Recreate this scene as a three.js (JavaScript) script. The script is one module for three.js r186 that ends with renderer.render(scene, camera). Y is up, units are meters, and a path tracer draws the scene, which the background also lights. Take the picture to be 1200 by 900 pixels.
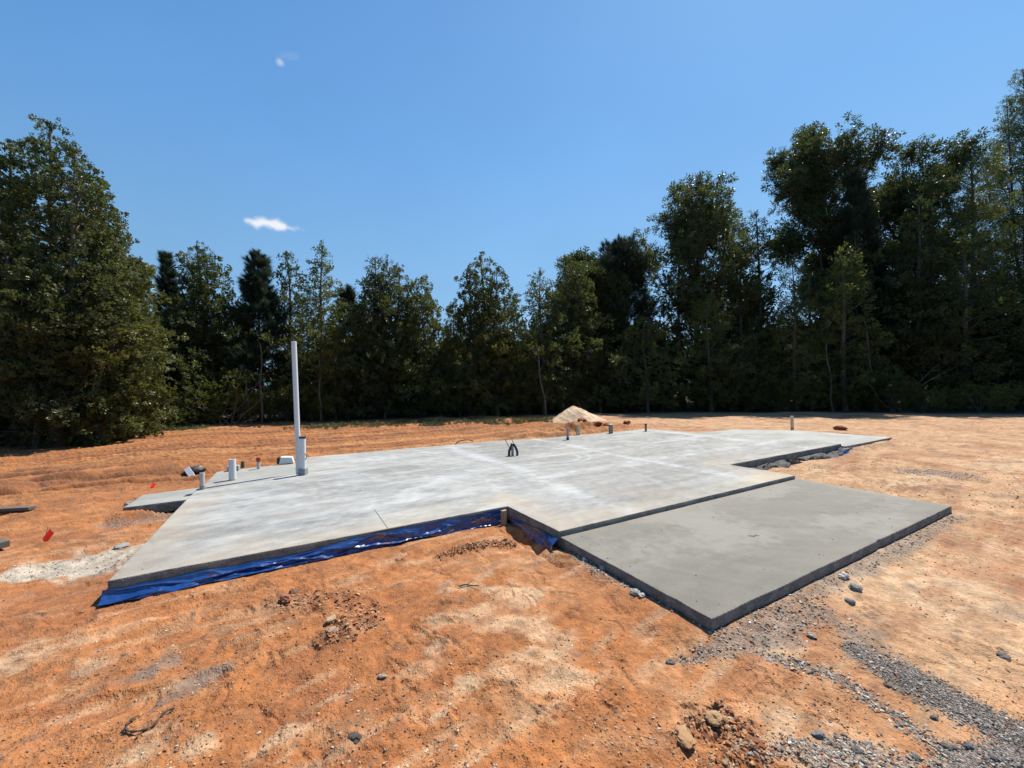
import * as THREE from 'three';
import { mergeGeometries, mergeVertices, toCreasedNormals } from 'three/addons/utils/BufferGeometryUtils.js';
import { ConvexGeometry } from 'three/addons/geometries/ConvexGeometry.js';
import { RoundedBoxGeometry } from 'three/addons/geometries/RoundedBoxGeometry.js';

// ---------------------------------------------------------------- camera
// y = 0 is the top of the main slab; the camera stands at x = z = 0 and looks along -z.
const EYE = 1.5, FOCAL = 472, PITCH = 0.28 * Math.PI / 180, ROLL = -1.29 * Math.PI / 180, TURN = 28.95 * Math.PI / 180;
const scene = new THREE.Scene();
const camera = new THREE.PerspectiveCamera(2 * Math.atan(450 / FOCAL) * 180 / Math.PI, 4 / 3, 0.05, 2000);
camera.position.set(0, EYE, 0);
camera.rotation.set(PITCH, 0, ROLL);
const renderer = new THREE.WebGLRenderer({ antialias: true });
renderer.toneMapping = THREE.LinearToneMapping;
const EXPOSURE = 1.65;
renderer.toneMappingExposure = EXPOSURE;
renderer.shadowMap.enabled = true;

// ---------------------------------------------------------------- small maths
const clamp = (x, a = 0, b = 1) => Math.min(b, Math.max(a, x));
const sstep = (a, b, x) => { const t = clamp((x - a) / (b - a)); return t * t * (3 - 2 * t); };
const mix = (a, b, t) => a + (b - a) * t;
function rng(seed) { let s = seed >>> 0; return () => { s = (s + 0x6d2b79f5) | 0; let t = Math.imul(s ^ (s >>> 15), 1 | s); t = (t + Math.imul(t ^ (t >>> 7), 61 | t)) ^ t; return ((t ^ (t >>> 14)) >>> 0) / 4294967296; }; }
function hash(ix, iy) { let h = Math.imul(ix, 374761393) + Math.imul(iy, 668265263); h = Math.imul(h ^ (h >>> 13), 1274126177); return ((h ^ (h >>> 16)) >>> 0) / 4294967296; }
function noise(x, y) {                                   // value noise, -1..1
  const ix = Math.floor(x), iy = Math.floor(y), fx = x - ix, fy = y - iy, u = fx * fx * (3 - 2 * fx), v = fy * fy * (3 - 2 * fy);
  return 2 * mix(mix(hash(ix, iy), hash(ix + 1, iy), u), mix(hash(ix, iy + 1), hash(ix + 1, iy + 1), u), v) - 1;
}
function fbm(x, y, n = 4) { let s = 0, a = 0.5; for (let i = 0; i < n; i++) { s += a * noise(x, y); const t = x * 1.6 - y * 1.2 + 17.3; y = x * 1.2 + y * 1.6 - 9.1; x = t; a *= 0.5; } return s; }
function tileNoise(x, y, p) {                            // value noise that repeats every p cells
  const ix = Math.floor(x), iy = Math.floor(y), fx = x - ix, fy = y - iy, u = fx * fx * (3 - 2 * fx), v = fy * fy * (3 - 2 * fy), m = (a) => ((a % p) + p) % p;
  const h = (a, b) => hash(m(a) + p * 31, m(b) + p * 17);
  return 2 * mix(mix(h(ix, iy), h(ix + 1, iy), u), mix(h(ix, iy + 1), h(ix + 1, iy + 1), u), v) - 1;
}
// a direction through the picture (in units of the photograph's pixels), and the point it meets at a height or at a depth
function ray(px, py) {
  let x = (px - 600) / FOCAL, y = (450 - py) / FOCAL; const c = Math.cos(ROLL), s = Math.sin(ROLL);
  [x, y] = [c * x - s * y, s * x + c * y];
  const p = Math.cos(PITCH), q = Math.sin(PITCH);
  return [x, p * y + q, -(q * y - p)];                   // x, up, forward
}
const onLevel = (px, py, y) => { const d = ray(px, py), t = (y - EYE) / d[1]; return [d[0] * t, d[2] * t]; };        // [x, forward]
const atDepth = (px, py, zf) => { const d = ray(px, py), t = zf / d[2]; return [d[0] * t, EYE + d[1] * t]; };        // [x, height]
const cT = Math.cos(TURN), sT = Math.sin(TURN);
const toUV = (x, zf) => [cT * x + sT * zf, -sT * x + cT * zf];
const fromUV = (u, v) => [cT * u - sT * v, sT * u + cT * v];

// ---------------------------------------------------------------- sun and sky
const SUN_UP = 57.9 * Math.PI / 180, SUN = new THREE.Vector3(0.687 * Math.cos(SUN_UP), Math.sin(SUN_UP), -0.727 * Math.cos(SUN_UP)).normalize();
const sun = new THREE.DirectionalLight(new THREE.Color(1, 0.955, 0.88), 5);
sun.name = 'sun'; sun.position.copy(SUN).multiplyScalar(60); sun.target.position.set(0, 0, -8); sun.position.add(sun.target.position);
sun.castShadow = true; sun.shadow.mapSize.set(4096, 4096);
Object.assign(sun.shadow.camera, { left: -40, right: 40, top: 40, bottom: -40, near: 1, far: 160 });
scene.add(sun, sun.target);
{
  const W = 2560, Hh = 1280, data = new Float32Array(W * Hh * 4);
  const lin = (r, g, b) => [r, g, b].map((c) => { c /= 255; return (c <= 0.04045 ? c / 12.92 : ((c + 0.055) / 1.055) ** 2.4) / EXPOSURE; });
  const stops = [[0, lin(186, 224, 255)], [0.2, lin(150, 204, 252)], [0.5, lin(106, 169, 236)], [0.72, lin(76, 139, 212)], [1, lin(54, 112, 188)]], glow = lin(172, 216, 255);
  const dirOf = (px, py) => { const d = ray(px, py); return new THREE.Vector3(d[0], d[1], -d[2]).normalize(); };
  const clouds = [[322, 265, 1], [323, 73, 0.35]].map(([px, py, a]) => {
    const d = dirOf(px, py), right = dirOf(px + 10, py + (a === 1 ? 2.4 : 0)).sub(d).normalize();
    return { d, right, up: new THREE.Vector3().crossVectors(right, d).normalize(), a };
  });
  for (let row = 0; row < Hh; row++) {
    const el = ((row + 0.5) / Hh - 0.5) * Math.PI, y = Math.sin(el), ce = Math.cos(el);
    for (let col = 0; col < W; col++) {
      const az = ((col + 0.5) / W - 0.5) * 2 * Math.PI, x = Math.cos(az) * ce, z = Math.sin(az) * ce;
      const o = (row * W + col) * 4, cosS = x * SUN.x + y * SUN.y + z * SUN.z, up = Math.max(0, y);
      const g = Math.pow(clamp(cosS * 0.5 + 0.5), 5) * 0.3 + Math.pow(clamp(cosS), 24) * 0.4;
      let cloud = 0;
      if (y > 0.1) for (const c of clouds) {
        const dd = x * c.d.x + y * c.d.y + z * c.d.z;
        if (dd < 0.99) continue;
        const a = (x * c.right.x + y * c.right.y + z * c.right.z) * 472, b = (x * c.up.x + y * c.up.y + z * c.up.z) * 472;
        if (c.a === 1) {
          const n = fbm(a * 0.11 + 3, b * 0.19 + 8, 5), half = 6.3 * Math.pow(clamp(1 - Math.abs(a + 3) / 26), 0.55) * (a > 6 ? 0.62 : 1);
          cloud = Math.max(cloud, sstep(-0.2, 1, (half - Math.abs(b - 0.5 + 2.5 * noise(a * 0.1, 4))) / 5 + n * 1.1) * sstep(0, 0.18, 1 - Math.abs(a + 3) / 27));
        } else {
          const n = fbm(a * 0.16 + 30, b * 0.2 + 5, 4);
          cloud = Math.max(cloud, 0.42 * sstep(0.2, 1, Math.exp(-(a * a / 11 + b * b / 8)) + n * 0.3) + 0.07 * sstep(0.2, 1, Math.exp(-((a - 9) ** 2 / 90 + (b - 4) ** 2 / 12)) + n * 0.3));
        }
      }
      const haze = y < 0 ? 0 : 0.045 * fbm(x * 5 + 9, z * 5 + y * 6, 4);
      for (let c = 0; c < 3; c++) {
        let k = 0; while (k < 3 && up > stops[k + 1][0]) k++; let s = mix(stops[k][1][c], stops[k + 1][1][c], clamp((up - stops[k][0]) / (stops[k + 1][0] - stops[k][0])));
        s *= (0.88 + haze) * (0.8 + 0.34 * clamp(cosS));
        s = mix(s, glow[c] * 1.15, clamp(g));
        data[o + c] = mix(s, lin(244, 247, 252)[c], cloud * 0.95);
      }
      data[o + 3] = 1;
    }
  }
  const sky = new THREE.DataTexture(data, W, Hh, THREE.RGBAFormat, THREE.FloatType);
  sky.mapping = THREE.EquirectangularReflectionMapping; sky.magFilter = THREE.LinearFilter; sky.minFilter = THREE.LinearFilter; sky.colorSpace = THREE.LinearSRGBColorSpace; sky.needsUpdate = true;
  scene.background = sky; scene.environment = sky;
}

// ---------------------------------------------------------------- naming
const taken = new Map();
function numbered(name) { const n = taken.get(name) ?? 0; taken.set(name, n + 1); return n ? name + '_' + String(n).padStart(3, '0') : name; }
function tag(o, label, category, group, kind) { o.userData.label = label; o.userData.category = category; if (group) o.userData.group = group; if (kind) o.userData.kind = kind; return o; }
function shade(o) { o.castShadow = true; o.receiveShadow = true; return o; }
function thing(name, label, category, x, y, zf, turn = 0, group) {
  const o = new THREE.Group(); o.name = numbered(name); o.position.set(x, y, -zf); o.rotation.y = turn; scene.add(o); return tag(o, label, category, group, 'thing');
}
function part(name, geometry, material, parent) { const m = shade(new THREE.Mesh(geometry, material)); m.name = name; parent.add(m); return m; }
function single(name, geometry, material, label, category, group, kind = 'thing') {
  const m = shade(new THREE.Mesh(geometry, material)); m.name = numbered(name); scene.add(m); return tag(m, label, category, group, kind);
}
function structure(name, geometry, material) { const m = shade(new THREE.Mesh(geometry, material)); m.name = numbered(name); m.userData.kind = 'structure'; scene.add(m); return m; }
const rgb = (r, g, b) => new THREE.Color().setRGB(r, g, b);
const std = (o) => new THREE.MeshStandardMaterial({ roughness: 0.9, ...o });
function texture(w, h, fill, srgb = true) {
  const d = new Uint8Array(w * h * 4);
  for (let y = 0; y < h; y++) for (let x = 0; x < w; x++) {
    const c = fill(x, y), o = (y * w + x) * 4;
    for (let k = 0; k < 3; k++) { let q = clamp(c[k]); if (srgb) q = q <= 0.0031308 ? q * 12.92 : 1.055 * q ** (1 / 2.4) - 0.055; d[o + k] = q * 255 + 0.5; }
    d[o + 3] = 255;
  }
  const t = new THREE.DataTexture(d, w, h); t.magFilter = THREE.LinearFilter; t.minFilter = THREE.LinearMipmapLinearFilter; t.generateMipmaps = true;
  t.wrapS = t.wrapT = THREE.RepeatWrapping; if (srgb) t.colorSpace = THREE.SRGBColorSpace; t.needsUpdate = true; return t;
}
function tube(points, radii, sides = 8, close = true) {  // a tapered tube through points
  const n = points.length, pos = [], idx = [], up = new THREE.Vector3(), a = new THREE.Vector3(), b = new THREE.Vector3(), t = new THREE.Vector3();
  let ref = new THREE.Vector3(0.31, 0.2, 0.93);
  for (let i = 0; i < n; i++) {
    t.copy(points[Math.min(n - 1, i + 1)]).sub(points[Math.max(0, i - 1)]).normalize();
    a.crossVectors(t, ref); if (a.lengthSq() < 1e-4) a.crossVectors(t, up.set(1, 0, 0)); a.normalize(); b.crossVectors(t, a); ref = b.clone().cross(a).negate().lengthSq() ? ref : ref;
    for (let k = 0; k < sides; k++) { const w = k / sides * 2 * Math.PI, r = radii[i]; pos.push(points[i].x + r * (Math.cos(w) * a.x + Math.sin(w) * b.x), points[i].y + r * (Math.cos(w) * a.y + Math.sin(w) * b.y), points[i].z + r * (Math.cos(w) * a.z + Math.sin(w) * b.z)); }
  }
  for (let i = 0; i < n - 1; i++) for (let k = 0; k < sides; k++) { const p = i * sides + k, q = i * sides + (k + 1) % sides; idx.push(p, q, p + sides, q, q + sides, p + sides); }
  if (close) for (const [r, flip] of [[0, 1], [n - 1, 0]]) { const c = pos.length / 3; pos.push(points[r].x, points[r].y, points[r].z); for (let k = 0; k < sides; k++) { const p = r * sides + k, q = r * sides + (k + 1) % sides; flip ? idx.push(c, q, p) : idx.push(c, p, q); } }
  const g = new THREE.BufferGeometry(); g.setAttribute('position', new THREE.Float32BufferAttribute(pos, 3)); g.setIndex(idx); g.computeVertexNormals(); return g;
}
const V = (x, y, z) => new THREE.Vector3(x, y, z);

// ---------------------------------------------------------------- the lie of the ground
// outlines of the slabs in the slab's own metres (u along its long side, v away from the camera)
const MAIN = [[-1.31, 4.45], [2.36, 4.45], [2.39, 3.395], [6.9, 3.395], [6.9, 4.46], [11.08, 4.46], [11.08, 7.7], [10.5, 7.72], [10.2, 9.42], [6.3, 9.55], [4.8, 9.98], [0.12, 10.2], [0.12, 8.22], [-1.29, 8.2]];
const PATIO = [[2.4, 1.7], [6.93, 1.7], [6.98, 3.4], [2.4, 3.4]];
const REAR = [[-2.04, 7.5], [-1.3, 7.5], [-1.3, 8.2], [0.12, 8.22], [0.12, 10.0], [-1.28, 9.78], [-1.3, 8.32], [-2.02, 8.26]];
const SIDE = [[11.08, 4.38], [13.6, 4.38], [13.5, 6.6], [12.4, 7.9], [11.08, 7.9]];
function inside(poly, x, y) { let c = false; for (let i = 0, j = poly.length - 1; i < poly.length; j = i++) { const [xi, yi] = poly[i], [xj, yj] = poly[j]; if ((yi > y) !== (yj > y) && x < (xj - xi) * (y - yi) / (yj - yi) + xi) c = !c; } return c; }
function segDist(px, py, ax, ay, bx, by) { const dx = bx - ax, dy = by - ay, t = clamp(((px - ax) * dx + (py - ay) * dy) / (dx * dx + dy * dy)); return [Math.hypot(px - ax - t * dx, py - ay - t * dy), t]; }
function edgeDist(poly, x, y) { let m = 1e9; for (let i = 0, j = poly.length - 1; i < poly.length; j = i++) m = Math.min(m, segDist(x, y, ...poly[j], ...poly[i])[0]); return m; }
function path(list, y = -0.17) {
  const p = list.map(([px, py, w]) => [...onLevel(px, py, y), w]), m = 1.5 * Math.max(...p.map((a) => a[2]));
  p.box = [Math.min(...p.map((a) => a[0])) - m, Math.max(...p.map((a) => a[0])) + m, Math.min(...p.map((a) => a[1])) - m, Math.max(...p.map((a) => a[1])) + m]; return p;
}
function pathMask(p, x, z) { if (x < p.box[0] || x > p.box[1] || z < p.box[2] || z > p.box[3]) return 0; let best = 0; for (let i = 0; i < p.length - 1; i++) { const [d, t] = segDist(x, z, p[i][0], p[i][1], p[i + 1][0], p[i + 1][1]); best = Math.max(best, 1 - d / mix(p[i][2], p[i + 1][2], t)); } return best; }   // 1 on the line, 0 at its width
const gravelPaths = [
  path([[1010, 765, 0.12], [1060, 788, 0.19], [1110, 815, 0.19], [1160, 840, 0.17], [1215, 866, 0.2], [1290, 902, 0.3]]),
  path([[1110, 905, 0.08], [1160, 886, 0.12], [1240, 900, 0.2]]),
];
const thinGravel = [
  path([[800, 772, 0.05], [845, 757, 0.13], [905, 738, 0.2], [960, 718, 0.2], [1010, 752, 0.18], [1060, 790, 0.24]]),
  path([[872, 738, 0.1], [930, 708, 0.13], [985, 678, 0.14], [1060, 640, 0.14], [1120, 608, 0.12]]),
  path([[900, 765, 0.07], [980, 790, 0.09], [1050, 835, 0.09], [1110, 880, 0.1]]),
  path([[990, 872, 0.09], [1040, 895, 0.13], [1110, 905, 0.15]]),
  path([[660, 640, 0.09], [700, 672, 0.1], [760, 702, 0.1], [840, 742, 0.08]]),
  path([[870, 884, 0.07], [935, 876, 0.1], [1000, 892, 0.12]]),
  path([[180, 835, 0.06], [215, 812, 0.1], [260, 790, 0.08]]),
  path([[165, 800, 0.06], [200, 778, 0.12]]),
  path([[85, 684, 0.06], [120, 668, 0.14], [150, 655, 0.2]]),
  path([[895, 528, 0.25], [975, 530, 0.5], [1000, 525, 0.3]]),
  path([[1070, 553, 0.5], [1110, 556, 0.5]]),
];
const clodField = path([[325, 708, 0.1], [360, 712, 0.28], [400, 712, 0.3], [430, 722, 0.22], [410, 745, 0.2], [385, 752, 0.1]]);
const clodFields = [clodField, path([[515, 655, 0.06], [560, 646, 0.12], [600, 641, 0.1]]), path([[800, 858, 0.08], [845, 838, 0.12], [880, 880, 0.16], [850, 900, 0.14]])];
const trench = path([[124, 617, 0.24], [165, 611, 0.36], [206, 603, 0.42]], -0.2);
const spill = path([[20, 680, 0.16], [70, 667, 0.36], [120, 656, 0.52], [160, 646, 0.36]], -0.18);
const holeBC = [[2.2, 4.2], [2.24, 3.3], [2.3, 2.9], [2.34, 2.4]];
const pile = onLevel(675, 493, -0.1);
function gravelAt(x, z) { let g = 0; for (const p of gravelPaths) g = Math.max(g, pathMask(p, x, z)); return clamp(g + 0.45 * fbm(x * 5 + 3, z * 5, 3)); }
function thinAt(x, z) { let g = 0; for (const p of thinGravel) g = Math.max(g, pathMask(p, x, z)); return clamp((g > 0 ? g : 0) * 1.1 + (g > 0 ? 0.7 * fbm(x * 6 + 31, z * 6, 3) : 0)); }
function clodsAt(x, z) { let g = 0; for (const p of clodFields) g = Math.max(g, pathMask(p, x, z)); return clamp(g * 1.3 + (g > 0 ? 0.6 * fbm(x * 4 + 71, z * 4, 3) : 0)); }
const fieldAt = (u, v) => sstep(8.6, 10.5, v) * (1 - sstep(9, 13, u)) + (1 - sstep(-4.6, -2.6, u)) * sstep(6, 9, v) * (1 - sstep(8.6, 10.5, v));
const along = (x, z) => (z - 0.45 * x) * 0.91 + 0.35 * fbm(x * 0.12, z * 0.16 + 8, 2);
function height(x, z) {                                   // z is the distance in front of the camera
  const [u, v] = toUV(x, z), near = clamp(1.6 - z / 12, 0.25, 1);
  let y = -0.185 + 0.05 * fbm(x * 0.35 + 4, z * 0.35, 3) * (z < 9 ? 1 : 0.8);
  // the foreground: scraped, trodden and dried
  y += near * (0.03 * fbm(x * 1.7 + z * 0.5, z * 1.7 - x * 0.8, 4));
  const r1 = 1 - Math.abs(noise(x * 2.3 + 9 + 0.5 * z, z * 4.1 - x * 2.0)), r2 = 1 - Math.abs(noise(x * 5.3 + 2 * z, z * 8 - 4 * x + 50));
  y += near * (0.03 * r1 * r1 * r1 + 0.018 * r2 * r2 * r2) * sstep(-0.35, 0.3, fbm(x * 0.8 + 40, z * 0.8, 3));
  const rough = 0.45 + 0.9 * sstep(-0.25, 0.3, fbm(x * 0.7 + 9, z * 0.9 + 44, 3));
  y += rough * ((0.35 + 0.65 * near) * 0.018 * fbm(x * 7, z * 7 + 77, 3) + near * 0.01 * fbm(x * 22, z * 22, 3) + near * 0.006 * Math.max(0, fbm(x * 60, z * 60, 2)));
  { const cr = Math.abs(fbm(x * 2.1 + 21, z * 2.1 + 5, 4)); y -= near * 0.016 * (1 - sstep(0, 0.045, cr)) * sstep(-0.1, 0.3, noise(x * 0.9, z * 0.9 + 31)); }
  if (z < 4.6 && z > 1.6) for (const [a, b, r, w0, w1] of scuffs) { const d = Math.hypot(x - a, z - b) - r; if (Math.abs(d) < 0.06) { const w = Math.atan2(z - b, x - a); if (w > w0 && w < w1) y += 0.014 * Math.exp(-((d / 0.012) ** 2)) - 0.012 * Math.exp(-(((d - 0.025) / 0.014) ** 2)); } }
  // tracked furrows in the field beyond the slab on the left and behind it
  const field = fieldAt(u, v);
  if (field > 0) {
    const w = along(x, z), on = sstep(-0.6, 0.2, noise(x * 0.15 + 3, z * 0.4)), groove = (p, wd) => { const f = Math.abs(((p % 1) + 1) % 1 - 0.5); return 1 - sstep(0, wd, f); };
    y += field * (0.03 * (1 - Math.abs(Math.sin(w * Math.PI / 0.82))) - 0.14 * groove(w / 0.55 + 0.25 * noise(x * 0.3, z * 0.2), 0.22) * (0.25 + 0.75 * on) - 0.1 * groove(w / 0.31 + 0.4, 0.25) * (1 - 0.6 * on) + 0.03 * fbm(x * 1.3, z * 2.6, 3) + 0.03 * fbm(x * 5, z * 8, 4) + 0.03);
  }
  // the low bank of pushed earth behind the slab
  const bankLine = 10.55 + 0.25 * noise(u * 0.7, 9) + (u > 8 ? 0.3 : 0), bank = sstep(bankLine - 0.2, bankLine + 0.22, v) * (1 - sstep(14.5, 16, u));
  y += bank * (0.1 + 0.06 * noise(u * 0.9, 4)) + 0.09 * Math.exp(-((v - bankLine - 0.25) ** 2) / 0.14) * clamp(0.5 + fbm(u * 1.6, v * 1.6 + 33, 4) * 1.5) * (1 - sstep(13, 15, u));
  y += 0.26 * Math.exp(-(((u - 8.6) / 1.5) ** 2 + ((v - 11.2) / 0.5) ** 2)) * clamp(0.5 + 1.4 * fbm(u * 3, v * 3 + 5, 4));
  // small heaps on the left
  for (const [a, b, r, h] of heaps) { const d = ((x - a) ** 2 + (z - b) ** 2) / (r * r); if (d < 6) y += h * Math.exp(-d) * (0.75 + 0.5 * fbm(x * 3, z * 3, 3)); }
  y += 0.045 * sstep(0.1, 0.6, pathMask(rim, x, z) + 0.3 * fbm(x * 2, z * 2, 3));
    const c = clodsAt(x, z); if (c > 0) y += c * (0.025 + 0.045 * Math.max(0, fbm(x * 7, z * 7 + 13, 3)) + 0.03 * fbm(x * 20, z * 20, 3));
  const gr = gravelAt(x, z); if (gr > 0) y += 0.02 * gr;
  // gap dug along the step between the slab and the patio, and the mound beside it
  let hd = 1e9; for (let i = 0; i < holeBC.length - 1; i++) hd = Math.min(hd, segDist(u, v, ...holeBC[i], ...holeBC[i + 1])[0]);
  if (hd < 0.6) y -= 0.11 * (1 - sstep(0.02, 0.12, hd + 0.05 * fbm(u * 4, v * 4, 2) + 0.03 * fbm(u * 21, v * 21, 3))) * sstep(2.9, 3.3, v);
  y += 0.055 * Math.exp(-(((u - 1.75) / 0.5) ** 2 + ((v - 3.85) / 0.45) ** 2));
  // level bed for the slabs
  for (const [poly, lv] of beds) {
    if (u < poly.box[0] - 0.6 || u > poly.box[1] + 0.6 || v < poly.box[2] - 0.6 || v > poly.box[3] + 0.6) continue;
    const inn = inside(poly, u, v), d = edgeDist(poly, u, v);
    if (inn) y = Math.min(y, lv - 0.02 - 0.2 * clamp(d * 3));
    else y = mix(lv + clamp(y - lv, -0.012, 0.03), y, sstep(0.0, 0.3, d + 0.12 * fbm(u * 5, v * 5, 3)));
  }
  const tr = pathMask(trench, x, z); if (tr > 0) { const k = sstep(0.02, 0.85, tr + 0.2 * fbm(x * 1.7, z * 1.7, 2)); y = mix(y, -0.27 + 0.03 * fbm(x * 3, z * 3, 3), k); } - 0.05 * sstep(0.02, 0.2, tr) * (1 - sstep(0.25, 0.4, tr));
  return y;
}
const scuffs = (() => { const r = rng(66), out = []; for (let i = 0; i < 46; i++) { const [a, b] = onLevel(120 + 820 * r(), 700 + 170 * r(), -0.18), q = 0.1 + 0.35 * r() * r(), w = -0.4 + 2.4 * r(); out.push([a, b, q, w, w + 0.5 + 0.9 * r()]); } return out; })();
const heaps = [[...onLevel(110, 596, -0.15), 0.35, 0.1], [...onLevel(60, 588, -0.15), 0.8, 0.12], [...onLevel(195, 575, -0.12), 0.4, 0.03], [...onLevel(160, 560, -0.1), 0.6, 0.08], [...onLevel(35, 612, -0.15), 0.5, 0.06]];
const rim = path([[-60, 705, 0.5], [20, 655, 0.45], [100, 640, 0.35], [180, 622, 0.3]], -0.17);
for (const p of [MAIN, PATIO, REAR, SIDE]) p.box = [Math.min(...p.map((a) => a[0])), Math.max(...p.map((a) => a[0])), Math.min(...p.map((a) => a[1])), Math.max(...p.map((a) => a[1]))];
const beds = [[PATIO, -0.125], [MAIN, -0.2], [REAR, -0.092], [SIDE, -0.075]];

// colours of the earth (base colours, linear)
const ORANGE = [0.335, 0.122, 0.033], RUST = [0.235, 0.08, 0.026], TAN = [0.43, 0.25, 0.128], SAND = [0.47, 0.33, 0.2], GREY = [0.15, 0.135, 0.118], SPILL = [0.37, 0.325, 0.255], LOAM = [0.05, 0.036, 0.024];
const lerp3 = (a, b, t) => [mix(a[0], b[0], t), mix(a[1], b[1], t), mix(a[2], b[2], t)];
const sandSpots = path([[470, 660, 0.22], [556, 690, 0.34], [600, 700, 0.4], [625, 745, 0.3], [590, 775, 0.32], [540, 800, 0.22], [640, 800, 0.25], [520, 745, 0.3], [460, 715, 0.2], [500, 855, 0.2], [620, 640, 0.2], [930, 765, 0.2], [960, 868, 0.25], [1180, 720, 0.6], [1100, 690, 0.6], [1020, 640, 0.5], [990, 600, 0.4], [1060, 566, 0.7], [1190, 545, 0.9], [950, 552, 0.5], [905, 520, 0.6], [90, 800, 0.2], [190, 870, 0.12], [20, 780, 0.25], [250, 860, 0.2], [330, 870, 0.15]]);
function earth(x, z) {
  const [u, v] = toUV(x, z), n1 = fbm(x * 0.9 + 5, z * 0.9, 5), n2 = fbm(x * 3.1 + 15, z * 3.1 + 4, 4), n3 = fbm(x * 11, z * 11 + 6, 3);
  const east = sstep(1.2, 4.4, u - 0.15 * v + 1.4 * n1);
  let c = lerp3(ORANGE, TAN, clamp(1.0 * east * (1 - sstep(9.5, 11, v) * (1 - sstep(10, 13, u))) + 0.25 * n2));
  c = lerp3(c, RUST, 0.5 * sstep(0.02, 0.42, fbm(x * 1.5 + 60, z * 1.5 + 2, 5) + 0.25 * n3));
  // bleached, sandy and chalky patches, strongest at the places where the photograph shows them
  let s = 0; for (const [a, b, w] of sandSpots) { const d = ((x - a) ** 2 + (z - b) ** 2) / (w * w); if (d < 5) s = Math.max(s, Math.exp(-d * 0.8)); }
  const n4 = fbm(x * 5.2 + z * 1.5 + 7, z * 8 - x * 2.5, 4); const fl = fieldAt(u, v); c = lerp3(c, SAND, 0.66 * (1 - fl) * sstep(0.34, 0.9, s * 0.72 + 0.35 * n2 + 0.85 * n4 * (0.3 + s)));
  c = lerp3(c, TAN, 0.6 * sstep(0.08, 0.5, fbm(x * 2.2 + z + 90, z * 4 - x, 5)) * (u > 3 && v < 9 || u > 12 ? 1 : v > 7 ? 0.08 : 0.6));
  if (v < 10) { const st = fbm(x * 1.4 + z * 2 + 8, z * 9 - x * 7, 4); c = lerp3(c, SAND, 0.35 * sstep(0.12, 0.5, st) * (1 - sstep(6.5, 8.5, v) * (1 - sstep(4, 8, u)))); c = lerp3(c, RUST, 0.4 * sstep(0.14, 0.5, -st)); }
  if (fl > 0) { const w = along(x, z), t = 0.91 * x + 0.41 * z; c = lerp3(c, lerp3(RUST, [0.17, 0.075, 0.035], 0.5), fl * 0.8 * sstep(0.02, 0.4, fbm(w * 3.1, t * 0.22 + 5, 4))); c = lerp3(c, [0.43, 0.2, 0.068], fl * 0.7 * sstep(0.0, 0.4, fbm(w * 2.3 + 40, t * 0.2, 4))); }  // dark streaks along the furrows: brown soil, with groove shading put into the colour
  const cl = clodsAt(x, z); if (cl > 0) c = lerp3(c, RUST, 0.35 * cl);
  const th = thinAt(x, z); if (th > 0) c = lerp3(c, GREY, 0.58 * sstep(0.2, 0.8, th + 0.5 * n3 + 0.2 * n2));
  const gr = gravelAt(x, z); if (gr > 0) c = lerp3(c, lerp3(GREY, LOAM, 0.3), sstep(0.1, 0.45, gr));
  const sp = pathMask(spill, x, z); if (sp > 0) c = lerp3(c, SPILL, 0.92 * sstep(0.16, 0.6, sp + 0.6 * n2 + 0.5 * n3));
  const tr = pathMask(trench, x, z); if (tr > 0) c = lerp3(c, [0.24, 0.17, 0.13], 0.8 * sstep(0.1, 0.5, tr + n2 * 0.4));
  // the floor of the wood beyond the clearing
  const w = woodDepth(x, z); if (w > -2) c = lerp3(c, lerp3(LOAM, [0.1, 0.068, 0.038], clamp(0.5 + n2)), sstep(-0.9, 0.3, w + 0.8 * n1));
  const g = 1 + 0.32 * n3 + 0.16 * n2 + 0.12 * noise(x * 40, z * 40); return [c[0] * g, c[1] * g, c[2] * g];
}
// the edge of the wood, from left to right: x, distance
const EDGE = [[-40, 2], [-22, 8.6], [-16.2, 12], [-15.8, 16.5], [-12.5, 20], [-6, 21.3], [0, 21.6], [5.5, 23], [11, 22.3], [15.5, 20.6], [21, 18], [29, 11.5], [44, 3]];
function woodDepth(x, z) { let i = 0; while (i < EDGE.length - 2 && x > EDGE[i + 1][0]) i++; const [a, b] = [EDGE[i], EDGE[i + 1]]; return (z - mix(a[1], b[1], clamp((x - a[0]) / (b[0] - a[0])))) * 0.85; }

// grain of the earth, 1.6 m to a repeat
const grain = (() => {
  const N = 1024, h = new Float32Array(N * N);
  for (let y = 0; y < N; y++) for (let x = 0; x < N; x++) { let s = 0; for (const [p, a] of [[8, 0.16], [24, 0.24], [64, 0.28], [160, 0.3], [400, 0.28]]) s += a * tileNoise(x / N * p, y / N * p, p); h[y * N + x] = s; }
  const r = rng(5);                                       // small grains and crumbs
  for (let k = 0; k < 9000; k++) { const cx = r() * N, cy = r() * N, q = 0.8 + 3.2 * r() * r(), a = (r() - 0.4) * 0.7; for (let dy = -5; dy <= 5; dy++) for (let dx = -5; dx <= 5; dx++) { const d = dx * dx + dy * dy; if (d < q * q) h[((Math.floor(cy) + dy + N) % N) * N + (Math.floor(cx) + dx + N) % N] += a * (1 - d / (q * q)); } }
  return { map: texture(N, N, (x, y) => { const t = clamp(0.82 + 0.42 * h[y * N + x], 0.25, 1); return [t, t * 0.995, t * 0.985]; }), bump: texture(N, N, (x, y) => { const t = clamp(0.5 + 0.4 * h[y * N + x]); return [t, t, t]; }, false) };
})();
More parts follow.
